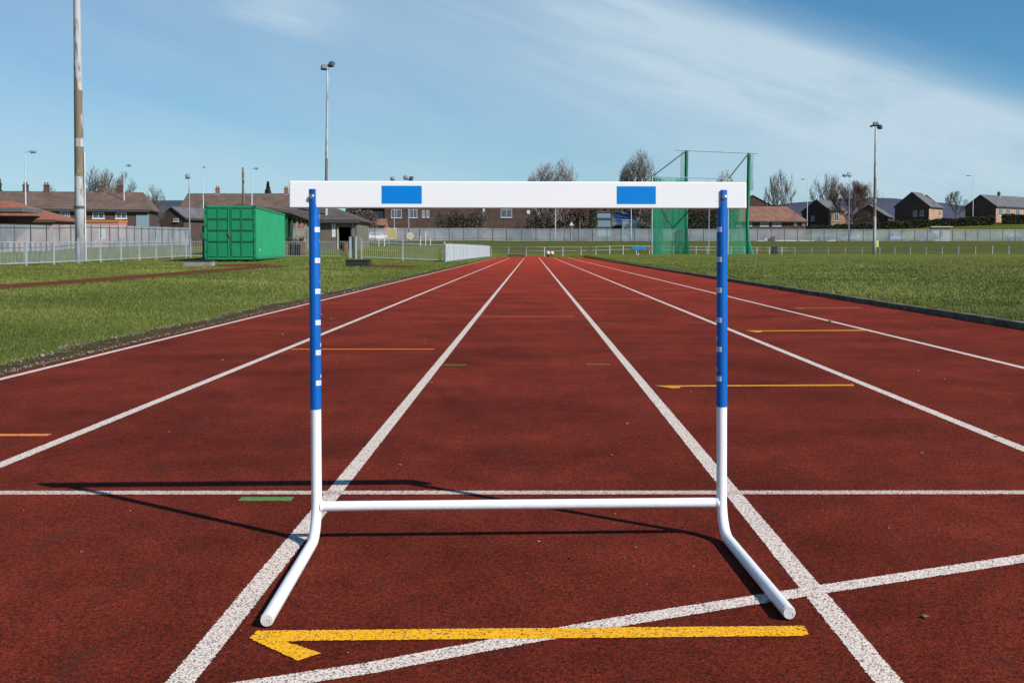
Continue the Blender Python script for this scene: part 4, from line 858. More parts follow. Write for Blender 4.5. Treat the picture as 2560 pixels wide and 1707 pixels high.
def house(name, label, u0, u1, Y, rz, ve, vr, Dp, wall, roof, axis='x', wins=(), chims=(), hip=(0, 0), over=.3, mull=1, door=None, cm=None, trim=M_dpost, cat='house', yo=0, zb=None, group=None):
    P = pt(u0, 600, Y); zg = g(P.x, Y) if zb is None else zb; P.z = zg
    W, _ = on_plane(u1, 600, P, rz); _, ze = on_plane(u0, ve, P, rz); ze -= zg
    t = thing(name, label, cat, P, rz, group)
    if axis == 'x':
        zr = pt(u0, vr, Y+Dp/2).z-zg
        prof = [(0, -.6), (0, ze), (Dp/2, zr-.08), (Dp, ze), (Dp, -.6)]
        w = MB()
        gl = hip[0] == 0; gr = hip[1] == 0
        w.box(0, W, 0, Dp, -.6, ze)
        for e, x in ((gl, 0.0), (gr, W)):
            if e: x0, x1 = (x, x+.2) if x == 0 else (x-.2, x); w.add([(x0, 0.02, ze), (x0, Dp-.02, ze), (x0, Dp/2, zr-.12), (x1, 0.02, ze), (x1, Dp-.02, ze), (x1, Dp/2, zr-.12)], [(0, 1, 2)[::-1], (3, 4, 5), (0, 2, 5, 3)[::-1], (1, 4, 5, 2)[::-1]])
        w.build('wall', wall, t)
        o_ = over; sl = (zr-ze)/(Dp/2); d_ = o_*sl; rf = MB()
        xl, xr = -(o_ if not gl else .12), W+(o_ if not gr else .12); rl, rr = (hip[0] if not gl else xl), (W-hip[1] if not gr else xr)
        rf.add([(xl, -o_, ze-d_), (xr, -o_, ze-d_), (xr, Dp+o_, ze-d_), (xl, Dp+o_, ze-d_), (rl, Dp/2, zr), (rr, Dp/2, zr)],
               [(0, 1, 5, 4), (2, 3, 4, 5)] + ([(3, 0, 4)] if not gl else []) + ([(1, 2, 5)] if not gr else []))
        ro = rf.build('roof', roof, t); gt = MB(); gt.box(xl, xr, -o_-.10, -o_+.02, ze-d_-.14, ze-d_-.02); gt.build('gutter', trim, t)
        chx = [(on_plane(u, 600, P, rz)[0], Dp/2, zr) for u in chims]
    else:
        zr = on_plane((u0+u1)/2, vr, P, rz)[1]-zg
        w = MB(); w.box(0, W, 0, Dp, -.6, ze)
        for y0 in (0, Dp-.2): w.add([(0.02, y0, ze), (W-.02, y0, ze), (W/2, y0, zr-.12), (0.02, y0+.2, ze), (W-.02, y0+.2, ze), (W/2, y0+.2, zr-.12)], [(0, 1, 2), (5, 4, 3), (0, 2, 5, 3), (1, 4, 5, 2)])
        w.build('wall', wall, t); o_ = over; sl = (zr-ze)/(W/2); d_ = o_*sl; rf = MB()
        hb = hip[1]
        rf.add([(-o_, -.15, ze-d_), (W+o_, -.15, ze-d_), (W+o_, Dp+.15, ze-d_), (-o_, Dp+.15, ze-d_), (W/2, -.15, zr), (W/2, Dp+.15-hb, zr)], [(0, 4, 5, 3), (1, 2, 5, 4)] + ([(2, 3, 5)] if hb else []))
        ro = rf.build('roof', roof, t); chx = [(W/2, f*Dp, zr) for f in chims]
        gt = MB(); gt.box(W+o_-.02, W+o_+.1, -.15, Dp+.15, ze-d_-.14, ze-d_-.02); gt.build('gutter', trim, t)
    sd = ro.modifiers.new('thick', 'SOLIDIFY'); sd.thickness = .14; sd.offset = 1
    for x, y, z in chx: chimney(ro, x, y, z, cm or M_brick)
    for u0_, u1_, v0_, v1_ in wins:
        a, z1 = on_plane(u0_, v0_, P, rz); b, z0 = on_plane(u1_, v1_, P, rz); window(t, a, b, z0-zg, z1-zg, mull=mull)
    if door:
        a, z1 = on_plane(door[0], door[2], P, rz); b, z0 = on_plane(door[1], door[3], P, rz); d = MB(); d.box(a, b, -.06, -.003, z0-zg, z1-zg); d.build('door', door[4], t)
    return t, ro, P, W, ze, zr
# left side
t, ro, P, W, ze, zr = house('terraced_house', 'long brown roofed brick terrace with four chimneys behind the tall rusty mast', -190, 370, 119, .20, 520, 479, 8.5, M_brick, M_roofbrown, wins=[(97, 128, 527, 545), (149, 162, 529, 545), (164, 175, 529, 545), (231, 261, 531, 547), (289, 317, 531, 547), (20, 45, 524, 543)], chims=(42, 96, 235, 286), hip=(0, 1.1))
for u0_, u1_ in ((340, 373),):
    a, z1 = on_plane(u0_, 536, P, .20); b, z0 = on_plane(u1_, 566, P, .20); MB().box(a, b, -.05, -.003, z0-P.z, z1-P.z).build('cladding_panel', M_louvre, t)
house('bungalow', 'low building with orange red roof sloping down in front of the brown terrace', -60, 132, 97, .02, 548, 506, 6, M_brickr, mat('orange_red_tiles', (.27, .10, .055), .85, col2=(.20, .07, .04), scale=2), hip=(1, 5.0))
t_ = thing('canopy', 'grey blue flat canopy at the far left edge by the red roof', 'canopy', (*pt(-10, 520, 93).xy, g(-40, 93)))
P_ = pt(0, 519, 93); MB().box(-5, 2.2, 0, 4, P_.z-g(-40,93)-.35, P_.z-g(-40,93)-.0).build('roof', M_roofgrey, t_); MB().box(-.8, -.6, .3, .5, -.3, P_.z-g(-40,93)-.35).build('post', M_brick, t_); MB().box(-5, -1.5, .5, 3.8, -.3, P_.z-g(-40,93)-.35).build('wall', M_brickdk, t_)
a_ = pt(132, 555, 114); b_ = pt(296, 555, 114); z_ = g(a_.x, 114); t = thing('site_container', 'salmon pink site container with orange top rim behind the palisade', 'container', (a_.x, 114, z_)); w_ = b_.x-a_.x
zt_ = pt(200, 555, 114).z-z_; MB().box(0, w_, 0, 2.4, -.2, zt_-.02).build('hull', M_salmon, t); MB().box(-.05, w_+.05, -.06, 2.45, zt_-.02, zt_+.19).build('rim', M_orange, t); MB().box(w_*.70, w_*.80, -.03, -.003, .8, 1.9).build('door', M_frame, t)
house('gabled_house', 'small dark gabled house between the brown terrace and the middle house', 400, 460, 140, -.25, 543, 519, 9, M_brickdk, M_roofgrey, axis='y', wins=[(434, 446, 546, 554)])
t, ro, P, W, ze, zr = house('terraced_house', 'brown roofed orange brick house behind the green container with two chimneys', 449, 760, 155, .0, 527, 486, 8.5, M_brickr, M_roofbrown, chims=(524, 700), wins=[(464, 478, 531, 545)], cm=M_brickr)
house('lean_to', 'low grey roofed extension in front of the orange brick house', 432, 512, 148, .0, 555, 547, 4, M_brickdk, M_roofgrey)
# pavilion
def pavilion():
    P = Vector((-16.9, 75, g(-16.9, 75))); rz = .134; t = thing('pavilion', 'grey brown sports pavilion with open dark doorway behind the container', 'pavilion', P, rz)
    L = 23.0; ze = 3.2-P.z
    w = MB(); w.box(-4.5, -1.5, 0, L, -.5, ze+.0); w.build('wall', M_render, t)
    rf = MB(); rf.add([(.35, -.3, ze), (.35, L+.2, ze), (-3, L+.2, ze+.45), (-3, -.3, ze+.45), (-4.8, -.3, ze), (-4.8, L+.2, ze)], [(0, 1, 2, 3), (3, 2, 5, 4)]); ro = rf.build('roof', M_roofpav, t)
    m_ = ro.modifiers.new('thick', 'SOLIDIFY'); m_.thickness = .18; m_.offset = 1
    for y in (.5, 5, 9.5, 14, 18.5, 22): q = MB(); q.box(-.12, .06, y, y+.18, -.4, ze-.05); q.build('post', M_conc if y > 9 else M_greend, t)
    for k, y in enumerate((1, 4.2, 7.4, 10.6, 13.8, 17)):
        q = MB(); q.box(-1.497, -1.46, y, y+2.9, .2, ze-.35); q.build('screen', mat('faded_green_screen', (.07, .17, .10), .7, col2=(.05, .12, .08), scale=1) if k < 4 else M_render, t)
    q = MB(); q.box(-1.5, .2, -.1, L, -.4, .06); q.build('terrace', M_conc, t)
    # block facing the field
    B = pt(778, 622, 97); R_ = Matrix.Rotation(-rz, 4, 'Z'); bl = R_ @ (Vector((B.x, 97, 0))-Vector((P.x, P.y, 0))); zg = g(B.x, 97)-P.z
    M = Matrix.Translation((bl.x, bl.y, zg)) @ R_
    def bx(x0, x1, y0, y1, z0, z1, nm, m, par=t): q = MB(); q.box(x0, x1, y0, y1, z0, z1, M=M); return q.build(nm, m, par)
    k = 97/2721; X = lambda u: (u-778)*k; Z = lambda v: (622.6-v)*k + .745-zg-P.z
    We = X(893); zE = Z(554)
    bx(0, X(847), 0, .25, -.4, zE, 'wall', M_render); bx(X(878), We, 0, .25, -.4, zE, 'wall', M_render); bx(X(847), X(878), 0, .25, Z(568), zE, 'wall', M_render)
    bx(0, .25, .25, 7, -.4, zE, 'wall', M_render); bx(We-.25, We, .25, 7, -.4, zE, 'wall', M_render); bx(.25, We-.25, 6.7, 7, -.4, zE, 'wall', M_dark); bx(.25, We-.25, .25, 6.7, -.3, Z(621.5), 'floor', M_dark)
    rf = MB(); zR = zE+1.35; rf.add([M @ Vector(v) for v in ((-3, -.35, zE), (We+.3, -.35, zE), (We+.3, 7.3, zE), (-3, 7.3, zE), (-3, 3.5, zR), (We-3.0, 3.5, zR))], [(0, 1, 5, 4), (2, 3, 4, 5), (1, 2, 5), (3, 0, 4)]); ro = rf.build('roof', M_roofpav, t)
    m_ = ro.modifiers.new('thick', 'SOLIDIFY'); m_.thickness = .16; m_.offset = 1
    bx(-3, We+.3, -.42, -.33, zE-.12, zE+.02, 'gutter', M_dpost)
    bx(X(830), X(839), -.03, -.003, Z(593), Z(560), 'notice_board', M_frame); bx(X(833), X(836), -.04, -.031, Z(567), Z(563), 'lamp', M_dpost)
    bx(X(882), X(884.5), -.12, 0, -.3, zE-.1, 'pillar', M_conc); bx(X(846)-.1, X(846), -.05, .0, -.3, Z(567), 'door_frame', M_cream); bx(X(878), X(878)+.1, -.05, .0, -.3, Z(567), 'door_frame', M_conc)
    bx(X(848), X(870), 1.2, 1.8, Z(620), Z(610), 'counter', M_woodb)
    return t
pavilion()
for i, (u, w, h, m_) in enumerate(((722, .62, .85, M_woodb), (733, .55, .8, M_woodb), (744, .5, .75, M_conc), (753, .55, .9, M_woodb))):
    q = pt(u, 610, 72); t = thing('timber_planter', ('tall brown timber planter nearest the container', 'second brown timber planter from the container', 'grey planter between two brown planters by the pavilion', 'brown timber planter furthest right on the pavilion terrace')[i], 'planter', (q.x, 72, g(q.x, 72)), group='planters in front of the pavilion')
    MB().box(-w/2, w/2, -.2, .2, 0, h).build('box', m_, t, bevel=.01); s_ = MB(); r_ = random.Random(i)
    for k in range(30): a = r_.uniform(0, 6.28); s_.tube([(r_.uniform(-.15, .15), 0, h), (math.cos(a)*.2, math.sin(a)*.1, h+r_.uniform(.15, .4))], .012, 3, cap=False)
    s_.build('stems', M_shrub, t)
q = pt(862, 605, 92); t = thing('litter_bin', 'brown bin standing in the pavilion doorway', 'bin', (q.x, 92, g(q.x, 92))); MB().tube([(0,0,0), (0,0,.8)], [.25, .3], 12).build('body', M_woodb, t); MB().tube([(0,0,.8), (0,0,.88)], [.32, .2], 12).build('lid', M_dpost, t)
# centre
t, ro, P, W, ze, zr = house('terraced_house', 'dark brick terrace with white windows partly hidden behind the hurdle board', 962, 1205, 222, .03, 508, 476, 9, M_brick, M_roofbrown, wins=[(978, 1004, 524, 545), (1024, 1043, 524, 545), (1055, 1062, 526, 544), (1066, 1073, 526, 544)], chims=(1000, 1090, 1170))
house('terraced_house', 'dark brick semi detached house with one white window under the board middle', 1212, 1330, 222, .02, 508, 478, 9, M_brick, M_roofbrown, wins=[(1252, 1280, 523, 544)], chims=(1300,), door=(1317, 1325, 526, 546, M_frame))
house('garage_extension', 'low extension with red tiled roof and blue window right of the pavilion', 900, 963, 214, .0, 563, 549, 5, M_brickr, M_roofred)
house('brick_house', 'dark brick house end with blue grey window left of the terrace', 905, 962, 226, .0, 515, 480, 8, M_brickdk, M_roofbrown, wins=[(933, 958, 529, 546)])
a_, b_ = pt(1492, 565, 224), pt(1530, 565, 224); z_ = g(a_.x, 224); zt_ = pt(1500, 531, 224).z-z_; w_ = b_.x-a_.x
t = thing('louvred_shed', 'pale blue louvred cabin left of the solar roofed house', 'shed', (a_.x, 224, z_)); MB().box(-.3, w_, 0, 3, -.2, zt_).build('wall', mat('teal_cladding', (.03, .07, .08), .7), t)
for k in range(3): z0 = zt_*(.08+.31*k)+.6; MB().box(0, w_*.9, -.06, -.003, z0, z0+zt_*.22).build('louvre', M_louvre, t)
MB().box(-.5, w_+.25, -.2, 3.2, zt_+.002, zt_+.15).build('roof', M_roofgrey, t)
t, ro, P, W, ze, zr = house('small_house', 'small dark house with blue solar roof behind the white pickup', 1531, 1625, 226, .0, 563, 530, 8, M_brickdk, M_roofgrey, hip=(0, 3))
MB().add([(1.0, -.1, ze+.13), (W*.62, -.1, ze+.13), (W*.55, 3.0, ze+.15+(zr-ze)*.75), (.5, 3.0, ze+.15+(zr-ze)*.75)], [(0, 1, 2, 3)]).build('solar_panels', M_tile_solar, ro)
a_, b_ = pt(1560, 565, 219), pt(1607, 565, 219); z_ = g(a_.x, 219); zt_ = pt(1580, 549, 219).z-z_; t = thing('portable_cabin', 'flat grey cabin above the white pickup truck', 'cabin', (a_.x, 223.5, z_)); w_ = b_.x-a_.x
MB().box(0, w_, 0, 1.6, -.2, zt_).build('wall', M_louvre, t); MB().box(-.1, w_+.1, -.1, 1.7, zt_+.002, zt_+.12).build('roof', M_galvl, t)
# right
house('bungalow', 'long low bungalow with pink brown roof and white windows right of the cage', 1836, 2014, 236, .0, 551, 518, 8, M_brick, M_roofred, wins=[(1840, 1852, 553, 566), (1868, 1880, 554, 566), (1900, 1921, 554, 566), (1931, 1953, 554, 566), (1985, 1992, 556, 563), (2005, 2012, 556, 563)], hip=(0, 3.2), mull=2, over=.4)
house('gabled_house', 'brown gabled roof rising behind the long low bungalow', 1822, 1940, 258, .0, 520, 489, 12, M_brickdk, mat('orange_brown_tiles', (.16, .085, .05), .9, col2=(.11, .06, .04), scale=1), axis='y')
house('gabled_house', 'dark gabled house behind the fan shaped bare tree', 2004, 2076, 262, -.62, 530, 500, 12, M_brickdk, M_roofgrey, axis='y', wins=[(2028, 2036, 540, 552)])
house('brick_house', 'small orange brick wing with white window beside the reddish tree', 2077, 2113, 256, .0, 527, 519, 6, M_brickbuff, M_roofgrey, wins=[(2085, 2096, 533, 553)], over=.15)
house('gabled_house', 'grey roofed brown house right of the reddish tree', 2130, 2212, 268, -.45, 540, 512, 14, M_brickdk, M_roofgrey, axis='y', chims=(.7,))
t, ro, P, W, ze, zr = house('detached_house', 'dark gabled house with sunlit orange side wall on the hill', 2236, 2321, 262, -.66, 517, 481, 10.5, M_brickdk, M_roofgrey, axis='y', wins=[(2283, 2292, 527, 541), (2300, 2309, 526, 540)], hip=(0, 4.2), mull=0)
q = MB(); q.box(W-.02, W+.03, .12, 10.3, -.5, ze-.05); q.build('side_wall', M_brickbuff, t); Mx = Matrix.Translation((W+.03, 7.2, 0)) @ Matrix.Rotation(math.pi/2, 4, 'Z'); window(t, 0, 1.6, ze-2.2, ze-.9, M=Mx, mull=0)  # sunlight painted in: side wall brick brighter than the shaded gable
t, ro, P, W, ze, zr = house('detached_house', 'brown gabled house with long grey roof at the right edge', 2412, 2488, 262, -.90, 517, 488, 30, M_brickdk, M_roofgrey, axis='y', chims=(.28,), mull=0, cm=M_dpost)
q = MB(); q.box(W-.02, W+.03, .12, 29.8, -.5, ze-.05); q.build('side_wall', M_brickbuff, t)  # sunlit long side, its brightness put into the brick colour
for y0 in (1.2, 4.6, 9, 14, 19): Mx = Matrix.Translation((W+.03, y0, 0)) @ Matrix.Rotation(math.pi/2, 4, 'Z'); window(t, 0, 2.0, ze-2.3, ze-.5, M=Mx, mull=1)

# ------------------------------------------------------------------ hammer cage
def cage():
    Y1, Y0 = 99.5, 94.0
    tl, tr = pd(1577, 346, Y1), pd(1720, 352, Y1); ll, lr = pd(1498, 406, Y0), pd(1673, 411, Y0); zg = g(tl.x, Y1)
    O = Vector((tl.x, Y1, zg)); t = thing('hammer_cage', 'tall hammer throwing cage hung with green netting on the infield', 'throwing cage', O)
    L = lambda p: Vector((p.x, p.y, p.z))-O
    for p in (tl, tr): q = MB(); q.tube([Vector((p.x, Y1, zg-.2))-O, L(p)], .05, 8); q.build('pole', M_netd if False else M_galv, t)
    for p in (ll, lr): q = MB(); q.tube([Vector((p.x, Y0, g(p.x, Y0)-.1))-O, L(p)], .05, 8); q.build('pole', M_galvl, t)
    a = pd(1549, 345, Y1); b = pd(1740, 353, Y1); q = MB(); q.tube([L(a), L(b)], .045, 8); q.build('top_bar', M_galvl, t)
    q = MB(); q.tube([L(ll), L(lr)], .04, 8); q.build('top_bar', M_galvl, t)
    q = MB(); q.tube([L(ll), L(tl)], .06, 8); q.build('strut', M_dpost, t)
    q = MB(); q.tube([L(lr), L(tr)], .06, 8); q.build('strut', M_dpost, t)
    for u, v0 in ((1629, 412), (1660, 400)):
        p = pd(u, v0, Y1+3); q = MB(); q.tube([Vector((p.x, p.y, zg-.2))-O, L(p)], .035, 8); q.build('pole', M_galvl, t)
    def net(A, B, za0, za1, zb0, zb1, m, nm, n=26, amp=.16, fr=3.0, nz=14):
        vs = []
        for j in range(nz+1):
            for i in range(n+1):
                f = i/n; p = A.lerp(B, f); lo = za0+(zb0-za0)*f; hi = za1+(zb1-za1)*f; z = lo+(hi-lo)*j/nz
                d = (B-A).normalized(); w = amp*math.sin(f*fr*6.28+j*.25)*(1-.4*j/nz); vs.append((p.x-O.x-d.y*w, p.y-O.y+d.x*w, z-O.z))
        q = MB(); q.add(vs, [(j*(n+1)+i, j*(n+1)+i+1, (j+1)*(n+1)+i+1, (j+1)*(n+1)+i) for j in range(nz) for i in range(n)]); return q.build(nm, m, t, smooth=True)
    zb = zg-.05; A, B = Vector((ll.x, Y0, 0)), Vector((tl.x, Y1, 0)); net(A, B, zb-.05, ll.z-.1, zb, ll.z+.2, M_net, 'side_net')
    A2, B2 = Vector((ll.x+.1, Y0+.2, 0)), Vector((ll.x+1.0, Y0+1.8, 0)); net(A2, B2, zb, ll.z-.1, zb, ll.z, M_net, 'net_fold', amp=.2)
    A3 = Vector((tl.x-1.2, Y1-1.6, 0)); net(A3, B, zb, ll.z, zb, ll.z, M_net, 'net_fold', amp=.15)
    C_, D_ = Vector((lr.x, Y0, 0)), Vector((tr.x-.15, Y1, 0)); net(C_, D_, zb, lr.z-.2, zb, lr.z+.1, M_net, 'side_net')
    # bunched nets hanging round the tall poles
    for p, sx, m1 in ((tl, -1, .45), (tr, 1, .5)):
        q = MB(); n = 16; vs = []; ks = [(0, .34, .30), (1.2, .16, .22), (3, .13, .18), (6, .15, .17), (p.z-zg, .14, .15)]
        for (z, rx, ry) in ks:
            for i in range(n):
                a_ = 6.283*i/n; w = 1+.28*math.sin(5*a_+z); off = (.22 if sx > 0 else .10)*max(0, 1-z/1.4) + (.0 if sx < 0 else -.12*math.sin(min(z, 6)/6*3.14)); vs.append((p.x-O.x+off+rx*w*math.cos(a_), ry*w*math.sin(a_), z))
        q.add(vs, [(j*n+i, j*n+(i+1) % n, (j+1)*n+(i+1) % n, (j+1)*n+i) for j in range(len(ks)-1) for i in range(n)]); q.build('bunched_net', M_netd, t, smooth=True)
        A4 = Vector((p.x-.55 if sx < 0 else p.x+.1, Y1-.1, 0)); B4 = Vector((p.x-.05 if sx < 0 else p.x+.42, Y1, 0)); net(A4, B4, p.z-3.4, p.z-.15, p.z-3.4, p.z-.1, net_light, 'loose_net', n=10, amp=.08)
net_light = net_mat('thin_green_netting', (0.01, .26, .17), .40)
cage()
# blue covered stand, bin, boxes by the far end
a_, b_ = pt(1577, 620, 91), pt(1618, 620, 91); z_ = g(a_.x, 91); w_ = b_.x-a_.x; zt_ = pt(1590, 616.5, 91).z-z_; t = thing('covered_stand', 'bright blue covered stand on one white leg left of the cage', 'stand', ((a_.x+b_.x)/2, 91, z_))
MB().poly_ex([(-w_/2, zt_-.25), (-.1, zt_-.30), (w_/2-.1, zt_-.22), (w_/2, zt_-.05), (w_/2-.05, zt_), (-w_/2+.05, zt_)], -.3, .3).build('cover', M_tarp, t, bevel=.02); MB().box(-.12, .0, -.05, .05, -.1, zt_-.28).build('leg', M_frame, t); MB().box(w_/2, w_/2+.25, -.2, .2, zt_-.3, zt_-.02).build('side_box', M_red, t)
for i, u in enumerate((1370, 1380)):
    q = pt(u, 640, 101.5); t = thing('starting_block_trolley', ('dark stand with white rounded hood on the left of a pair at the track end', 'dark stand with white rounded hood on the right of a pair at the track end')[i], 'equipment stand', (q.x, 101.5, g(q.x, 101.5)+.0), group='hooded stands at the track end')
    MB().box(-.15, .15, -.15, .15, 0, .26).build('base', M_woodb if i else M_black, t); MB().tube([(0, 0, .24), (0, 0, .36), (0, 0, .50), (0, 0, .57)], [.19, .20, .17, .07], 12).build('hood', M_cream, t, smooth=True)
    MB().box(-.13, .13, -.16, -.15, .26, .36).build('band', M_black, t)
a_, b_ = pt(1270, 640, 100.3), pt(1311, 640, 100.3); t = thing('storage_box', 'low olive wooden box at the far end of the track', 'box', ((a_.x+b_.x)/2, 100.3, g(0, 100.3))); w_ = b_.x-a_.x
MB().box(-w_/2, w_/2, 0, .5, 0, .30).build('body', mat('mossy_wood', (.09, .085, .035), .9), t); MB().box(-w_/2-.03, w_/2+.03, -.03, .53, .302, .34).build('lid', M_conc, t)
q = pt(1936, 630, 113); t = thing('litter_bin', 'dark grey wheeled bin behind the rail fence right of the cage', 'bin', (q.x, 113, g(q.x, 113)));
MB().box(-.28, .28, -.25, .25, 0, .85).build('body', M_bin, t, bevel=.03); MB().box(-.31, .31, -.29, .29, .855, .92).build('lid', M_black, t, bevel=.01)
q = pt(1137, 640, 100); t = tag(MB().tube([(0, 0, -.03), (0, 0, .1), (0, 0, .16)], [.16, .14, .05], 12).build('marker_cone', M_yel, None, loc=(q.x, 100, 0.0)), 'small pale yellow disc marker at the end of the white slatted fence', 'marker')
# ------------------------------------------------------------------ vehicles behind the palisade
def car(label, u, Y, ang, paint, kind='hatch', zoff=0):
    p = pt(u, 590, Y); t = thing('parked_car' if kind != 'pickup' else 'pickup_truck', label, 'car' if kind != 'pickup' else 'pickup truck', (p.x, Y, g(p.x, Y)+zoff), ang, 'vehicles parked behind the palisade')
    if kind == 'hatch': Lc, body, cab, gl = 4.1, [(-2.05,.35),(-2.05,.75),(-1.98,.95),(-1.2,1.0),(1.2,.98),(1.95,.85),(2.05,.6),(2.05,.3)], [(-1.95,.96),(-1.6,1.42),(-.9,1.5),(.3,1.46),(1.15,.98)], None
    elif kind == 'suv': Lc, body, cab, gl = 4.5, [(-2.25,.4),(-2.25,1.0),(-2.2,1.08),(1.3,1.08),(2.15,.95),(2.25,.7),(2.25,.35)], [(-2.18,1.07),(-2.0,1.65),(-1.2,1.72),(.4,1.68),(1.2,1.07)], None
    else: Lc, body, cab, gl = 5.3, [(-2.65,.5),(-2.65,1.1),(-.5,1.1),(1.5,1.1),(2.5,.98),(2.65,.7),(2.65,.4)], [(-.5,1.09),(-.45,1.78),(.5,1.8),(1.45,1.09)], None
    def loft(prof, w0, w1, zc0, zc1, m, nm, par, ins=0):
        q = MB(); n = len(prof); vs = []
        for s in (-1, 1):
            for x, z in prof: w = w0+(w1-w0)*max(0, min(1, (z-zc0)/(zc1-zc0))); vs.append((x, s*w, z))
        q.add(vs, [tuple(range(n)), tuple(reversed(range(n, 2*n)))] + [((i+1) % n, i, n+i, n+(i+1) % n) for i in range(n)]); return q.build(nm, m, par, bevel=.03)
    bo = loft(body, .86, .82, .5, 1.1, paint, 'body', t); zt = max(z for x, z in cab); zb = min(z for x, z in cab)
    ca_ = loft(cab, .80, .60, zb, zt, paint, 'cabin', t)
    # glass: side and end windows slightly proud
    cx = sum(x for x, z in cab)/len(cab); gs = [(cx+(x-cx)*.88, zb+(z-zb)*.86+.03) for x, z in cab]
    for s in (-1, 1):
        q = MB(); vs = []
        for x, z in gs:
            w = .80+(.60-.80)*(z-zb)/(zt-zb); vs.append((x, s*(w+.006), z))
        q.add(vs, [tuple(range(len(gs))) if s < 0 else tuple(reversed(range(len(gs))))]); so_ = q.build('side_window', M_glass, t)
    for a, b in ((cab[-1], cab[-2]), (cab[0], cab[1])):
        d = 1 if a[0] > 0 else -1; q = MB(); P0 = (a[0]*.97+b[0]*.03+d*.012, a[1]+.06); P1 = (b[0]+(a[0]-b[0])*.12+d*.012, b[1]-.06)
        q.add([(P0[0], -.70, P0[1]), (P0[0], .70, P0[1]), (P1[0], .56, P1[1]), (P1[0], -.56, P1[1])], [(0, 1, 2, 3) if d > 0 else (3, 2, 1, 0)]); q.build('windscreen', M_glass, t)
    for x in (-Lc*.31, Lc*.31):
        for s in (-1, 1):
            q = MB(); q.tube([(x, s*.66, .32), (x, s*.87, .32)], .32, 18); wo = q.build('wheel', M_black, t); q = MB(); q.tube([(x, s*.872, .32), (x, s*.885, .32)], .19, 12); q.build('rim', M_galv, wo)
    for s in (-1, 1):
        q = MB(); q.box(Lc/2-.06, Lc/2+.012, s*.62-.14, s*.62+.14, .66, .80); q.build('headlight', M_lampg, t); q = MB(); q.box(-Lc/2-.012, -Lc/2+.06, s*.68-.1, s*.68+.1, .74, .95); q.build('tail_light', M_red, t)
    if kind == 'pickup': q = MB(); q.box(-2.5, -.6, -.72, .72, 1.101, 1.12); q.build('load_bed', M_dark, t)
    return t
car('white pickup truck parked behind the palisade left of the green cage', 1580, 226, math.pi, M_wcar, 'pickup', .35)
car('white car behind the palisade below the red tiled extension', 945, 206, .3, M_wcar)
car('dark blue grey car left of a silver car behind the palisade', 2068, 228, .05, M_dcar)
car('silver hatchback between a dark car and the grey mast', 2122, 228, math.pi, M_scar)
car('grey silver off roader with large windscreen right of the grey mast', 2236, 229, -2.6, M_scar, 'suv')
car('dark off roader behind the palisade beside the cream booth', 2316, 229, math.pi+.1, M_dcar, 'suv')
car('dark blue car at the far right behind the palisade', 2540, 231, .1, M_dcar)
t = thing('ticket_booth', 'cream booth with flat roof behind the palisade at right', 'booth', (*pt(2353, 590, 230).xy, g(86, 230))); zt_ = pt(2353, 566, 230).z-g(86, 230)
MB().box(-1.9, 1.9, 0, 1.8, -.2, zt_-.2).build('wall', mat('pink_cream_render', (.42, .34, .29), .8), t); MB().box(-2.3, 2.3, -.4, 2.2, zt_-.198, zt_).build('roof', M_cream, t); MB().box(-.5, .4, -.04, -.003, .9, 2.0).build('window', M_glass, t)
q = pt(1924, 596, 217); t = thing('barrier_block', 'small red plastic block at the foot of the palisade', 'barrier', (q.x, 216, g(q.x, 216))); MB().box(-.6, .6, -.2, .2, 0, .7).build('body', M_red, t, bevel=.05); MB().box(-1.3, -.65, -.2, .2, 0, .55).build('end_block', M_frame, t, bevel=.04)
for i, (u0_, u1_) in enumerate(((1893, 1917), (1940, 1995), (2000, 2036), (2070, 2090))):
    a_, b_ = pt(u0_, 597, 217), pt(u1_, 597, 217); z_ = g(a_.x, 217); t = tag(MB().box(0, b_.x-a_.x, -.06, .06, -.05, .18).build('edging_board', M_frame, None, loc=(a_.x, 217.5, z_)), ('short white ground board left of the red block', 'longest white ground board right of the red block', 'second white ground board right of the red block', 'short white ground board near the silver hatchback')[i], 'board', 'white ground boards at the palisade foot')
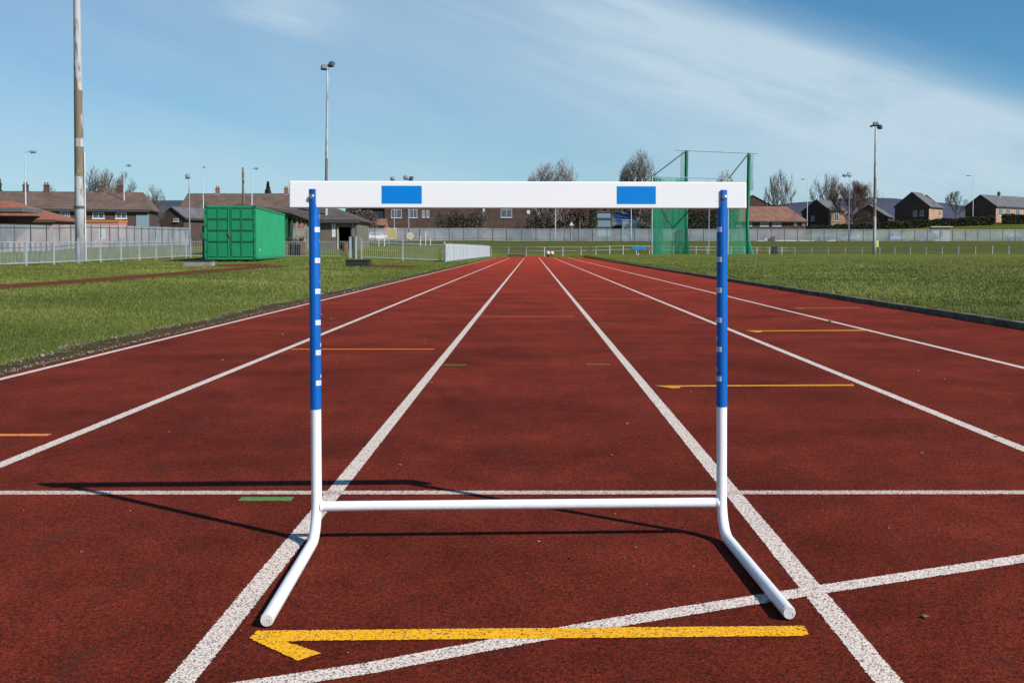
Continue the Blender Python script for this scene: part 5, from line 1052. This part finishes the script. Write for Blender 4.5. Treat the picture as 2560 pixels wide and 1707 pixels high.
def person():
    q = pt(2432, 590, 231); o = Vector((q.x, 231, g(q.x, 231)))
    t = thing('person', 'person in a red top walking behind the palisade at far right', 'person', o, .4)
    J = [((0,0,.95),.13),((0,0,1.15),.12),((0,0,1.38),.13),((0,0,1.50),.05),((0,0,1.62),.085),((0,0,1.74),.07),
         ((.19,0,1.42),.055),((.24,.05,1.15),.045),((.22,.22,.98),.035),((-.19,0,1.42),.055),((-.25,-.06,1.15),.045),((-.24,.02,.92),.035),
         ((.09,0,.88),.09),((.10,.16,.5),.06),((.10,.10,.08),.045),((.10,.24,.04),.035),((-.09,0,.88),.09),((-.10,-.1,.5),.06),((-.10,-.28,.12),.045),((-.10,-.16,.04),.035)]
    Ed = [(0,1),(1,2),(2,3),(3,4),(4,5),(2,6),(6,7),(7,8),(2,9),(9,10),(10,11),(0,12),(12,13),(13,14),(14,15),(0,16),(16,17),(17,18),(18,19)]
    me = bpy.data.meshes.new('body'); me.from_pydata([j[0] for j in J], Ed, []); ob = bpy.data.objects.new('body', me); C.objects.link(ob); ob.parent = t
    sk = ob.modifiers.new('skin', 'SKIN')
    for i, j in enumerate(J): me.skin_vertices[0].data[i].radius = (j[1], j[1]*.8)
    me.skin_vertices[0].data[0].use_root = True; ob.modifiers.new('sub', 'SUBSURF').levels = 1
    m = bpy.data.materials.new('red_top_dark_trousers'); m.use_nodes = True; n, l = m.node_tree.nodes, m.node_tree.links; tc = n.new('ShaderNodeTexCoord'); sp = n.new('ShaderNodeSeparateXYZ'); l.new(tc.outputs['Object'], sp.inputs[0])
    r = n.new('ShaderNodeValToRGB'); mr = n.new('ShaderNodeMapRange'); mr.inputs[2].default_value = 2; l.new(sp.outputs[2], mr.inputs[0]); l.new(mr.outputs[0], r.inputs[0]); r.color_ramp.interpolation = 'CONSTANT'; e = r.color_ramp.elements
    e[0].color = (.02, .02, .03, 1); e[1].position = .46; e[1].color = (.45, .06, .07, 1); k = e.new(.755); k.color = (.45, .27, .2, 1); l.new(r.outputs[0], n['Principled BSDF'].inputs['Base Color']); me.materials.append(m)
    h = MB(); h.tube([(0, -.02, 1.70), (0, -.02, 1.78), (0, -.02, 1.83)], [.10, .095, .04], 12); h.build('hair', M_woodb, t, smooth=True)
person()

# ------------------------------------------------------------------ vegetation
def bare_tree(label, u, vt, wpx, Y, seed, mt=M_bark, mtr=None, trunk=.25, lv=5, up=.55, kids=3, twr=.017, vb=None, spread=1.0, kindname='bare_tree', dens=1.0, group='bare winter trees', base=None):
    r = random.Random(seed); top = pt(u, vt, Y); z0 = g(top.x, Y) if base is None else base; H = top.z-z0; Wd = wpx*Y/F
    t = thing(kindname, label, 'tree', (top.x, Y, z0), group=group)
    tr = MB(); cr = MB(); hT = H*trunk; rt = H*.022
    tr.tube([(0, 0, -.3), (r.gauss(0, .05), 0, hT*.5), (0, 0, hT)], [rt*1.3, rt, rt*.85], 8); tr.build('trunk', mtr or mt, t, smooth=True)
    Rx, Rz = Wd/2, (H-hT)/2*1.05; cz = hT + (H-hT)*.5
    def inside(p): return (p.x/Rx)**2 + (p.y/Rx)**2 + ((p.z-cz)/Rz)**2
    def grow(p, d, L, rad, k):
        n = 3 if k > 1 else 2; pts = [p]; dd = d.copy()
        for i in range(n):
            dd = (dd + Vector((r.gauss(0, .09), r.gauss(0, .09), r.gauss(0, .06)+.05*up))).normalized(); q = pts[-1]+dd*L/n
            if inside(q) > 1.0+r.uniform(-.1, .25): break
            pts.append(q)
        if len(pts) < 2: return
        n = len(pts)-1
        rads = [rad*(1-.45*i/n) for i in range(n+1)]
        cr.tube(pts, [max(twr*.55, x) for x in rads], 5 if k >= lv-1 else 3, cap=False)
        if k == 0: return
        m = kids + (1 if r.random() < .72*dens else 0) + (1 if r.random() < .6*(dens-1) else 0)
        for j in range(m):
            f = r.uniform(.35, 1) if j else 1; idx = min(n, max(1, round(f*n))); b = pts[idx]
            if inside(b) > 1.08: continue
            ax = Vector((r.gauss(0, 1), r.gauss(0, 1), r.gauss(0, .5))).normalized(); nd = (dd + ax*spread*.50 + Vector((0, 0, up*.18))).normalized()
            grow(b, nd, L*r.uniform(.55, .78), max(rad*.58, twr*.6), k-1)
    n0 = 10
    for j in range(n0):
        a = 2.4*j + r.uniform(-.4, .4); el = .3 + 1.2*((j*.618) % 1); d = Vector((math.cos(a)*math.cos(el)*Rx/Rz*1.1, math.sin(a)*math.cos(el)*Rx/Rz, math.sin(el))).normalized()
        grow(Vector((0, 0, hT*r.uniform(.75, 1))), d, (H-hT)*r.uniform(.38, .52), rt*.55, lv-1)
    cr.build('crown', mt, t)
    return t
bare_tree('grey bare tree just right of the tall rusty mast above the terrace', 232, 413, 62, 160, 1, group='bare winter trees', trunk=.2)
bare_tree('pale twiggy tree right of the grey bare tree above the terrace', 264, 420, 52, 158, 21, M_barkpale, up=.9, spread=.7, trunk=.15, twr=.026)
bare_tree('dark bare tree behind the right end of the brown roofed terrace', 312, 434, 62, 165, 3)
bare_tree('bare tree standing in the gap right of the brown roofed terrace', 387, 463, 56, 136, 4, trunk=.12)
bare_tree('small bare tree behind the left chimneys of the terrace', 124, 456, 38, 168, 5)
bare_tree('wide birch tree with white trunk rising above the board middle', 1362, 398, 92, 228, 6, mt=mat('purple_grey_twigs', (.14, .115, .115), .9, col2=(.22, .19, .18), scale=2), mtr=M_birch, twr=.024, trunk=.18, spread=1.15, dens=1.5)
bare_tree('birch tree with white trunk right beside the wide birch', 1412, 398, 78, 230, 61, mt=mat('purple_grey_twigs', (.14, .115, .115), .9), mtr=M_birch, twr=.024, trunk=.18, spread=1.15, dens=1.5)
bare_tree('round dark bare tree above the right blue board panel', 1597, 376, 98, 228, 7, twr=.027, trunk=.2, up=.6, spread=1.15, dens=1.6)
bare_tree('fan shaped bare tree behind the long low bungalow', 1953, 428, 84, 250, 8, twr=.024, trunk=.12, up=.8, spread=.7)
bare_tree('tall bare tree left of the slim pole with two floodlights', 2068, 430, 84, 272, 9, twr=.026, trunk=.2)
bare_tree('broad reddish brown bare tree in front of the hill houses', 2130, 455, 108, 250, 10, M_barkred, M_bark, twr=.034, trunk=.18, kids=4)
bare_tree('thin bare tree behind the grey mast', 2170, 445, 76, 275, 11, twr=.022, lv=4, trunk=.2)
bare_tree('small round bare tree between the two right hand houses', 2391, 480, 58, 285, 12, twr=.03, trunk=.25)
bare_tree('bare tree standing behind the hammer cage', 1815, 425, 60, 255, 13, M_barkpale, twr=.028, trunk=.2)
# dark winter thickets behind the palisade
def leafmass(name, label, cat, cx, cy, rx, ry, h, m, n, seed, s=.22, z0=None, stem=True, group=None, box=False, cone=False, slope=0.0):
    r = np.random.default_rng(seed); zb = g(cx, cy) if z0 is None else z0; t = thing(name, label, cat, (cx, cy, zb), group=group)
    if box: x = r.uniform(-rx, rx, n); y = r.uniform(-ry, ry, n); z = h*r.uniform(0, 1, n)**.8 + .12*h*np.sin(x*1.3)*np.sin(x*.37+1)
    elif cone:
        z = h*r.uniform(.04, 1, n)**1.15; lay = .72+.28*np.abs(np.sin(z/h*17)); rr = rx*(1-z/h)**.85*lay*np.sqrt(r.uniform(.25, 1, n)); a = r.uniform(0, 6.283, n); x, y = rr*np.cos(a), rr*np.sin(a)
    else:
        k = 9; cxs = r.uniform(-.7, .7, k)*rx; czs = h*r.uniform(.3, .72, k); w = r.integers(0, k, n); u_ = r.normal(0, 1, (n, 3)); u_ /= np.linalg.norm(u_, axis=1)[:, None]; q = u_*(r.uniform(.3, 1, n)**.4)[:, None]
        x = cxs[w]+q[:, 0]*rx*.42; y = q[:, 1]*ry*.6; z = np.maximum(.05, czs[w]+q[:, 2]*h*.30)
    z = z*(1) + slope*x
    A = r.normal(0, 1, (n, 3)); A /= np.linalg.norm(A, axis=1)[:, None]; Bv = np.cross(A, r.normal(0, 1, (n, 3))); Bv /= np.linalg.norm(Bv, axis=1)[:, None]; P = np.stack([x, y, z], 1); sz = (s*r.uniform(.5, 1.3, n))[:, None]
    V = np.stack([P-A*sz, P+Bv*sz*.6, P+A*sz, P-Bv*sz*.6], 1).reshape(-1, 3); o = npmesh('crown' if stem else 'leaves', V, np.arange(4*n).reshape(-1, 4), m); o.parent = t
    if stem: q = MB(); q.tube([(0, 0, -.3), (0, 0, h*.7)], [.14, .05], 6); q.build('trunk', M_bark, t)
    return t
leafmass('conifer', 'small dark conifer peeping above the middle house roof', 'tree', pt(670, 460, 190).x, 190, 2.2, 2.2, pt(670, 455, 190).z-g(-46, 190), M_conif, 5000, 1, .2, cone=True)
leafmass('conifer', 'dark conifer at the very left edge above the roofs', 'tree', pt(-8, 460, 140).x, 140, 1.9, 1.9, pt(0, 424, 140).z-g(-68, 140), M_conif, 6000, 2, .22, cone=True)
M_thick = mat('dark_winter_thicket_twigs', (.075, .058, .044), .95, col2=(.125, .095, .070), scale=1)
def wood(label, u0, u1, Y, prof, seed, m):
    a, b = pt(u0, 500, Y), pt(u1, 500, Y); L = b.x-a.x; r = np.random.default_rng(seed); n = int(L*650); x = r.uniform(0, L, n); u = u0+(u1-u0)*x/L
    top = (HOR-np.interp(u, [p[0] for p in prof], [p[1] for p in prof]))*Y/F+CAMH + .5*np.sin(x*.9)+.35*np.sin(x*2.3+1); y = r.uniform(0, 5, n); z0 = G(a.x+x, Y+y); z = z0+(top-z0)*r.uniform(0, 1, n)**.7
    A = r.normal(0, 1, (n, 3)); A /= np.linalg.norm(A, axis=1)[:, None]; A[:, 2] *= 1.8; Bv = np.cross(A, r.normal(0, 1, (n, 3))); Bv /= np.linalg.norm(Bv, axis=1)[:, None]; P = np.stack([a.x+x, Y+y, z], 1); sz = .26*r.uniform(.5, 1.4, (n, 1))
    V = np.stack([P-A*sz, P+Bv*sz*.45, P+A*sz, P-Bv*sz*.45], 1).reshape(-1, 3); o = npmesh('distant_wood', V, np.arange(4*n).reshape(-1, 4), m, kind='stuff'); o['label'] = label
wood('dark leafless wood behind the birch trees and the cage', 1320, 1850, 262, [(1320, 490), (1400, 500), (1480, 512), (1560, 508), (1640, 500), (1700, 492), (1780, 500), (1850, 535)], 71, M_thick)
wood('dark leafless wood behind the pavilion roof', 860, 965, 250, [(860, 500), (965, 490)], 72, M_thick)
for i, (u, wpx, vt, Y, m, lab) in enumerate(((1130, 66, 522, 212, M_thick, 'leafless brown thicket in front of the dark brick terrace'), (1180, 56, 526, 211, M_thick, 'leafless brown thicket left of the semi detached house'), (1440, 50, 512, 216, M_barkred, 'reddish brown thicket left of the louvred cabin'),
        (1466, 44, 516, 217, M_shrub, 'dull green thicket right behind the louvred cabin'), (1640, 60, 512, 222, M_thick, 'dark brown thicket behind the left cage net'), (1700, 60, 510, 226, M_shrub, 'dark green shrub behind the left of the cage opening'), (1760, 66, 505, 224, M_shrub, 'large dark green shrub behind the cage middle'), (1812, 56, 512, 226, M_shrub, 'dark green shrub behind the right cage net'),
        (905, 60, 528, 209, M_thick, 'leafless brown thicket behind the pavilion roof end'), (1350, 54, 530, 219, M_thick, 'dark thicket under the birch trees'))):
    x = pt(u, vt, Y).x; h = max(2.5, pt(u, vt, Y).z-g(x, Y)); leafmass('shrub', lab, 'shrub', x, Y, wpx*Y/F*.62, 1.8, h*.93, m, 5200, 30+i, .15, box=True, group='thickets behind the palisade')
def hedge(label, u0, u1, Y, v0, v1, seed):
    a, b = pt(u0, v0, Y), pt(u1, v1, Y); L = b.x-a.x; n = int(L*900); cx = (a.x+b.x)/2; r = np.random.default_rng(seed); t = thing('hedge', label, 'hedge', (a.x, Y, 0)); x = r.uniform(0, L, n); f = x/L
    top = a.z+(b.z-a.z)*f + .12*np.sin(x*1.1)+.08*np.sin(x*3.7); gz = G(a.x+x, Y+0*x)-.1; z = gz+(top-gz)*r.uniform(0, 1, n)**.75; y = r.uniform(-.7, .7, n)
    A = r.normal(0, 1, (n, 3)); A /= np.linalg.norm(A, axis=1)[:, None]; Bv = np.cross(A, r.normal(0, 1, (n, 3))); Bv /= np.linalg.norm(Bv, axis=1)[:, None]; P = np.stack([x, y, z], 1); sz = .16*r.uniform(.5, 1.3, (n, 1))
    V = np.stack([P-A*sz, P+Bv*sz*.6, P+A*sz, P-Bv*sz*.6], 1).reshape(-1, 3); o = npmesh('leaves', V, np.arange(4*n).reshape(-1, 4), M_hedge); o.parent = t
hedge('long clipped brown green hedge on the bank below the hill houses', 1955, 2486, 243, 570, 540, 50)
hedge('end of the clipped hedge at the right edge below the long roof', 2506, 2640, 244, 537, 534, 51)

# ------------------------------------------------------------------ far hills
def hills(label, pts, Y):
    V = []; n = len(pts); r = random.Random(3)
    us = np.linspace(pts[0][0], pts[-1][0], 160); vs = np.interp(us, [p[0] for p in pts], [p[1] for p in pts])
    for u, v in zip(us, vs):
        p = pt(u, v + .6*math.sin(u*.05) + r.uniform(-.25, .25), Y); V += [(p.x*.72, Y*.72, 0), (p.x*.87, Y*.87, p.z*.62), (p.x, Y, p.z), (p.x*1.25, Y*1.25, 0)]
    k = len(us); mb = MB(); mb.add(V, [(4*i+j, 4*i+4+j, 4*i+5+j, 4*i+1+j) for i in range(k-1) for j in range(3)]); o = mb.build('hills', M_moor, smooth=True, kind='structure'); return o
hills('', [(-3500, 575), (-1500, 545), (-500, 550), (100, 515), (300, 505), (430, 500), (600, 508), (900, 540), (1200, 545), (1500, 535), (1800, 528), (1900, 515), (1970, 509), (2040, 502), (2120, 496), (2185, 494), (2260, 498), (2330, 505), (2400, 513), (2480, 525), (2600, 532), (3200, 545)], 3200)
# low distant woods and roofs filling the gaps at the horizon
for i, (u, Y, lab) in enumerate(((700, 300, 'distant bare wood beyond the middle house'),)): pass
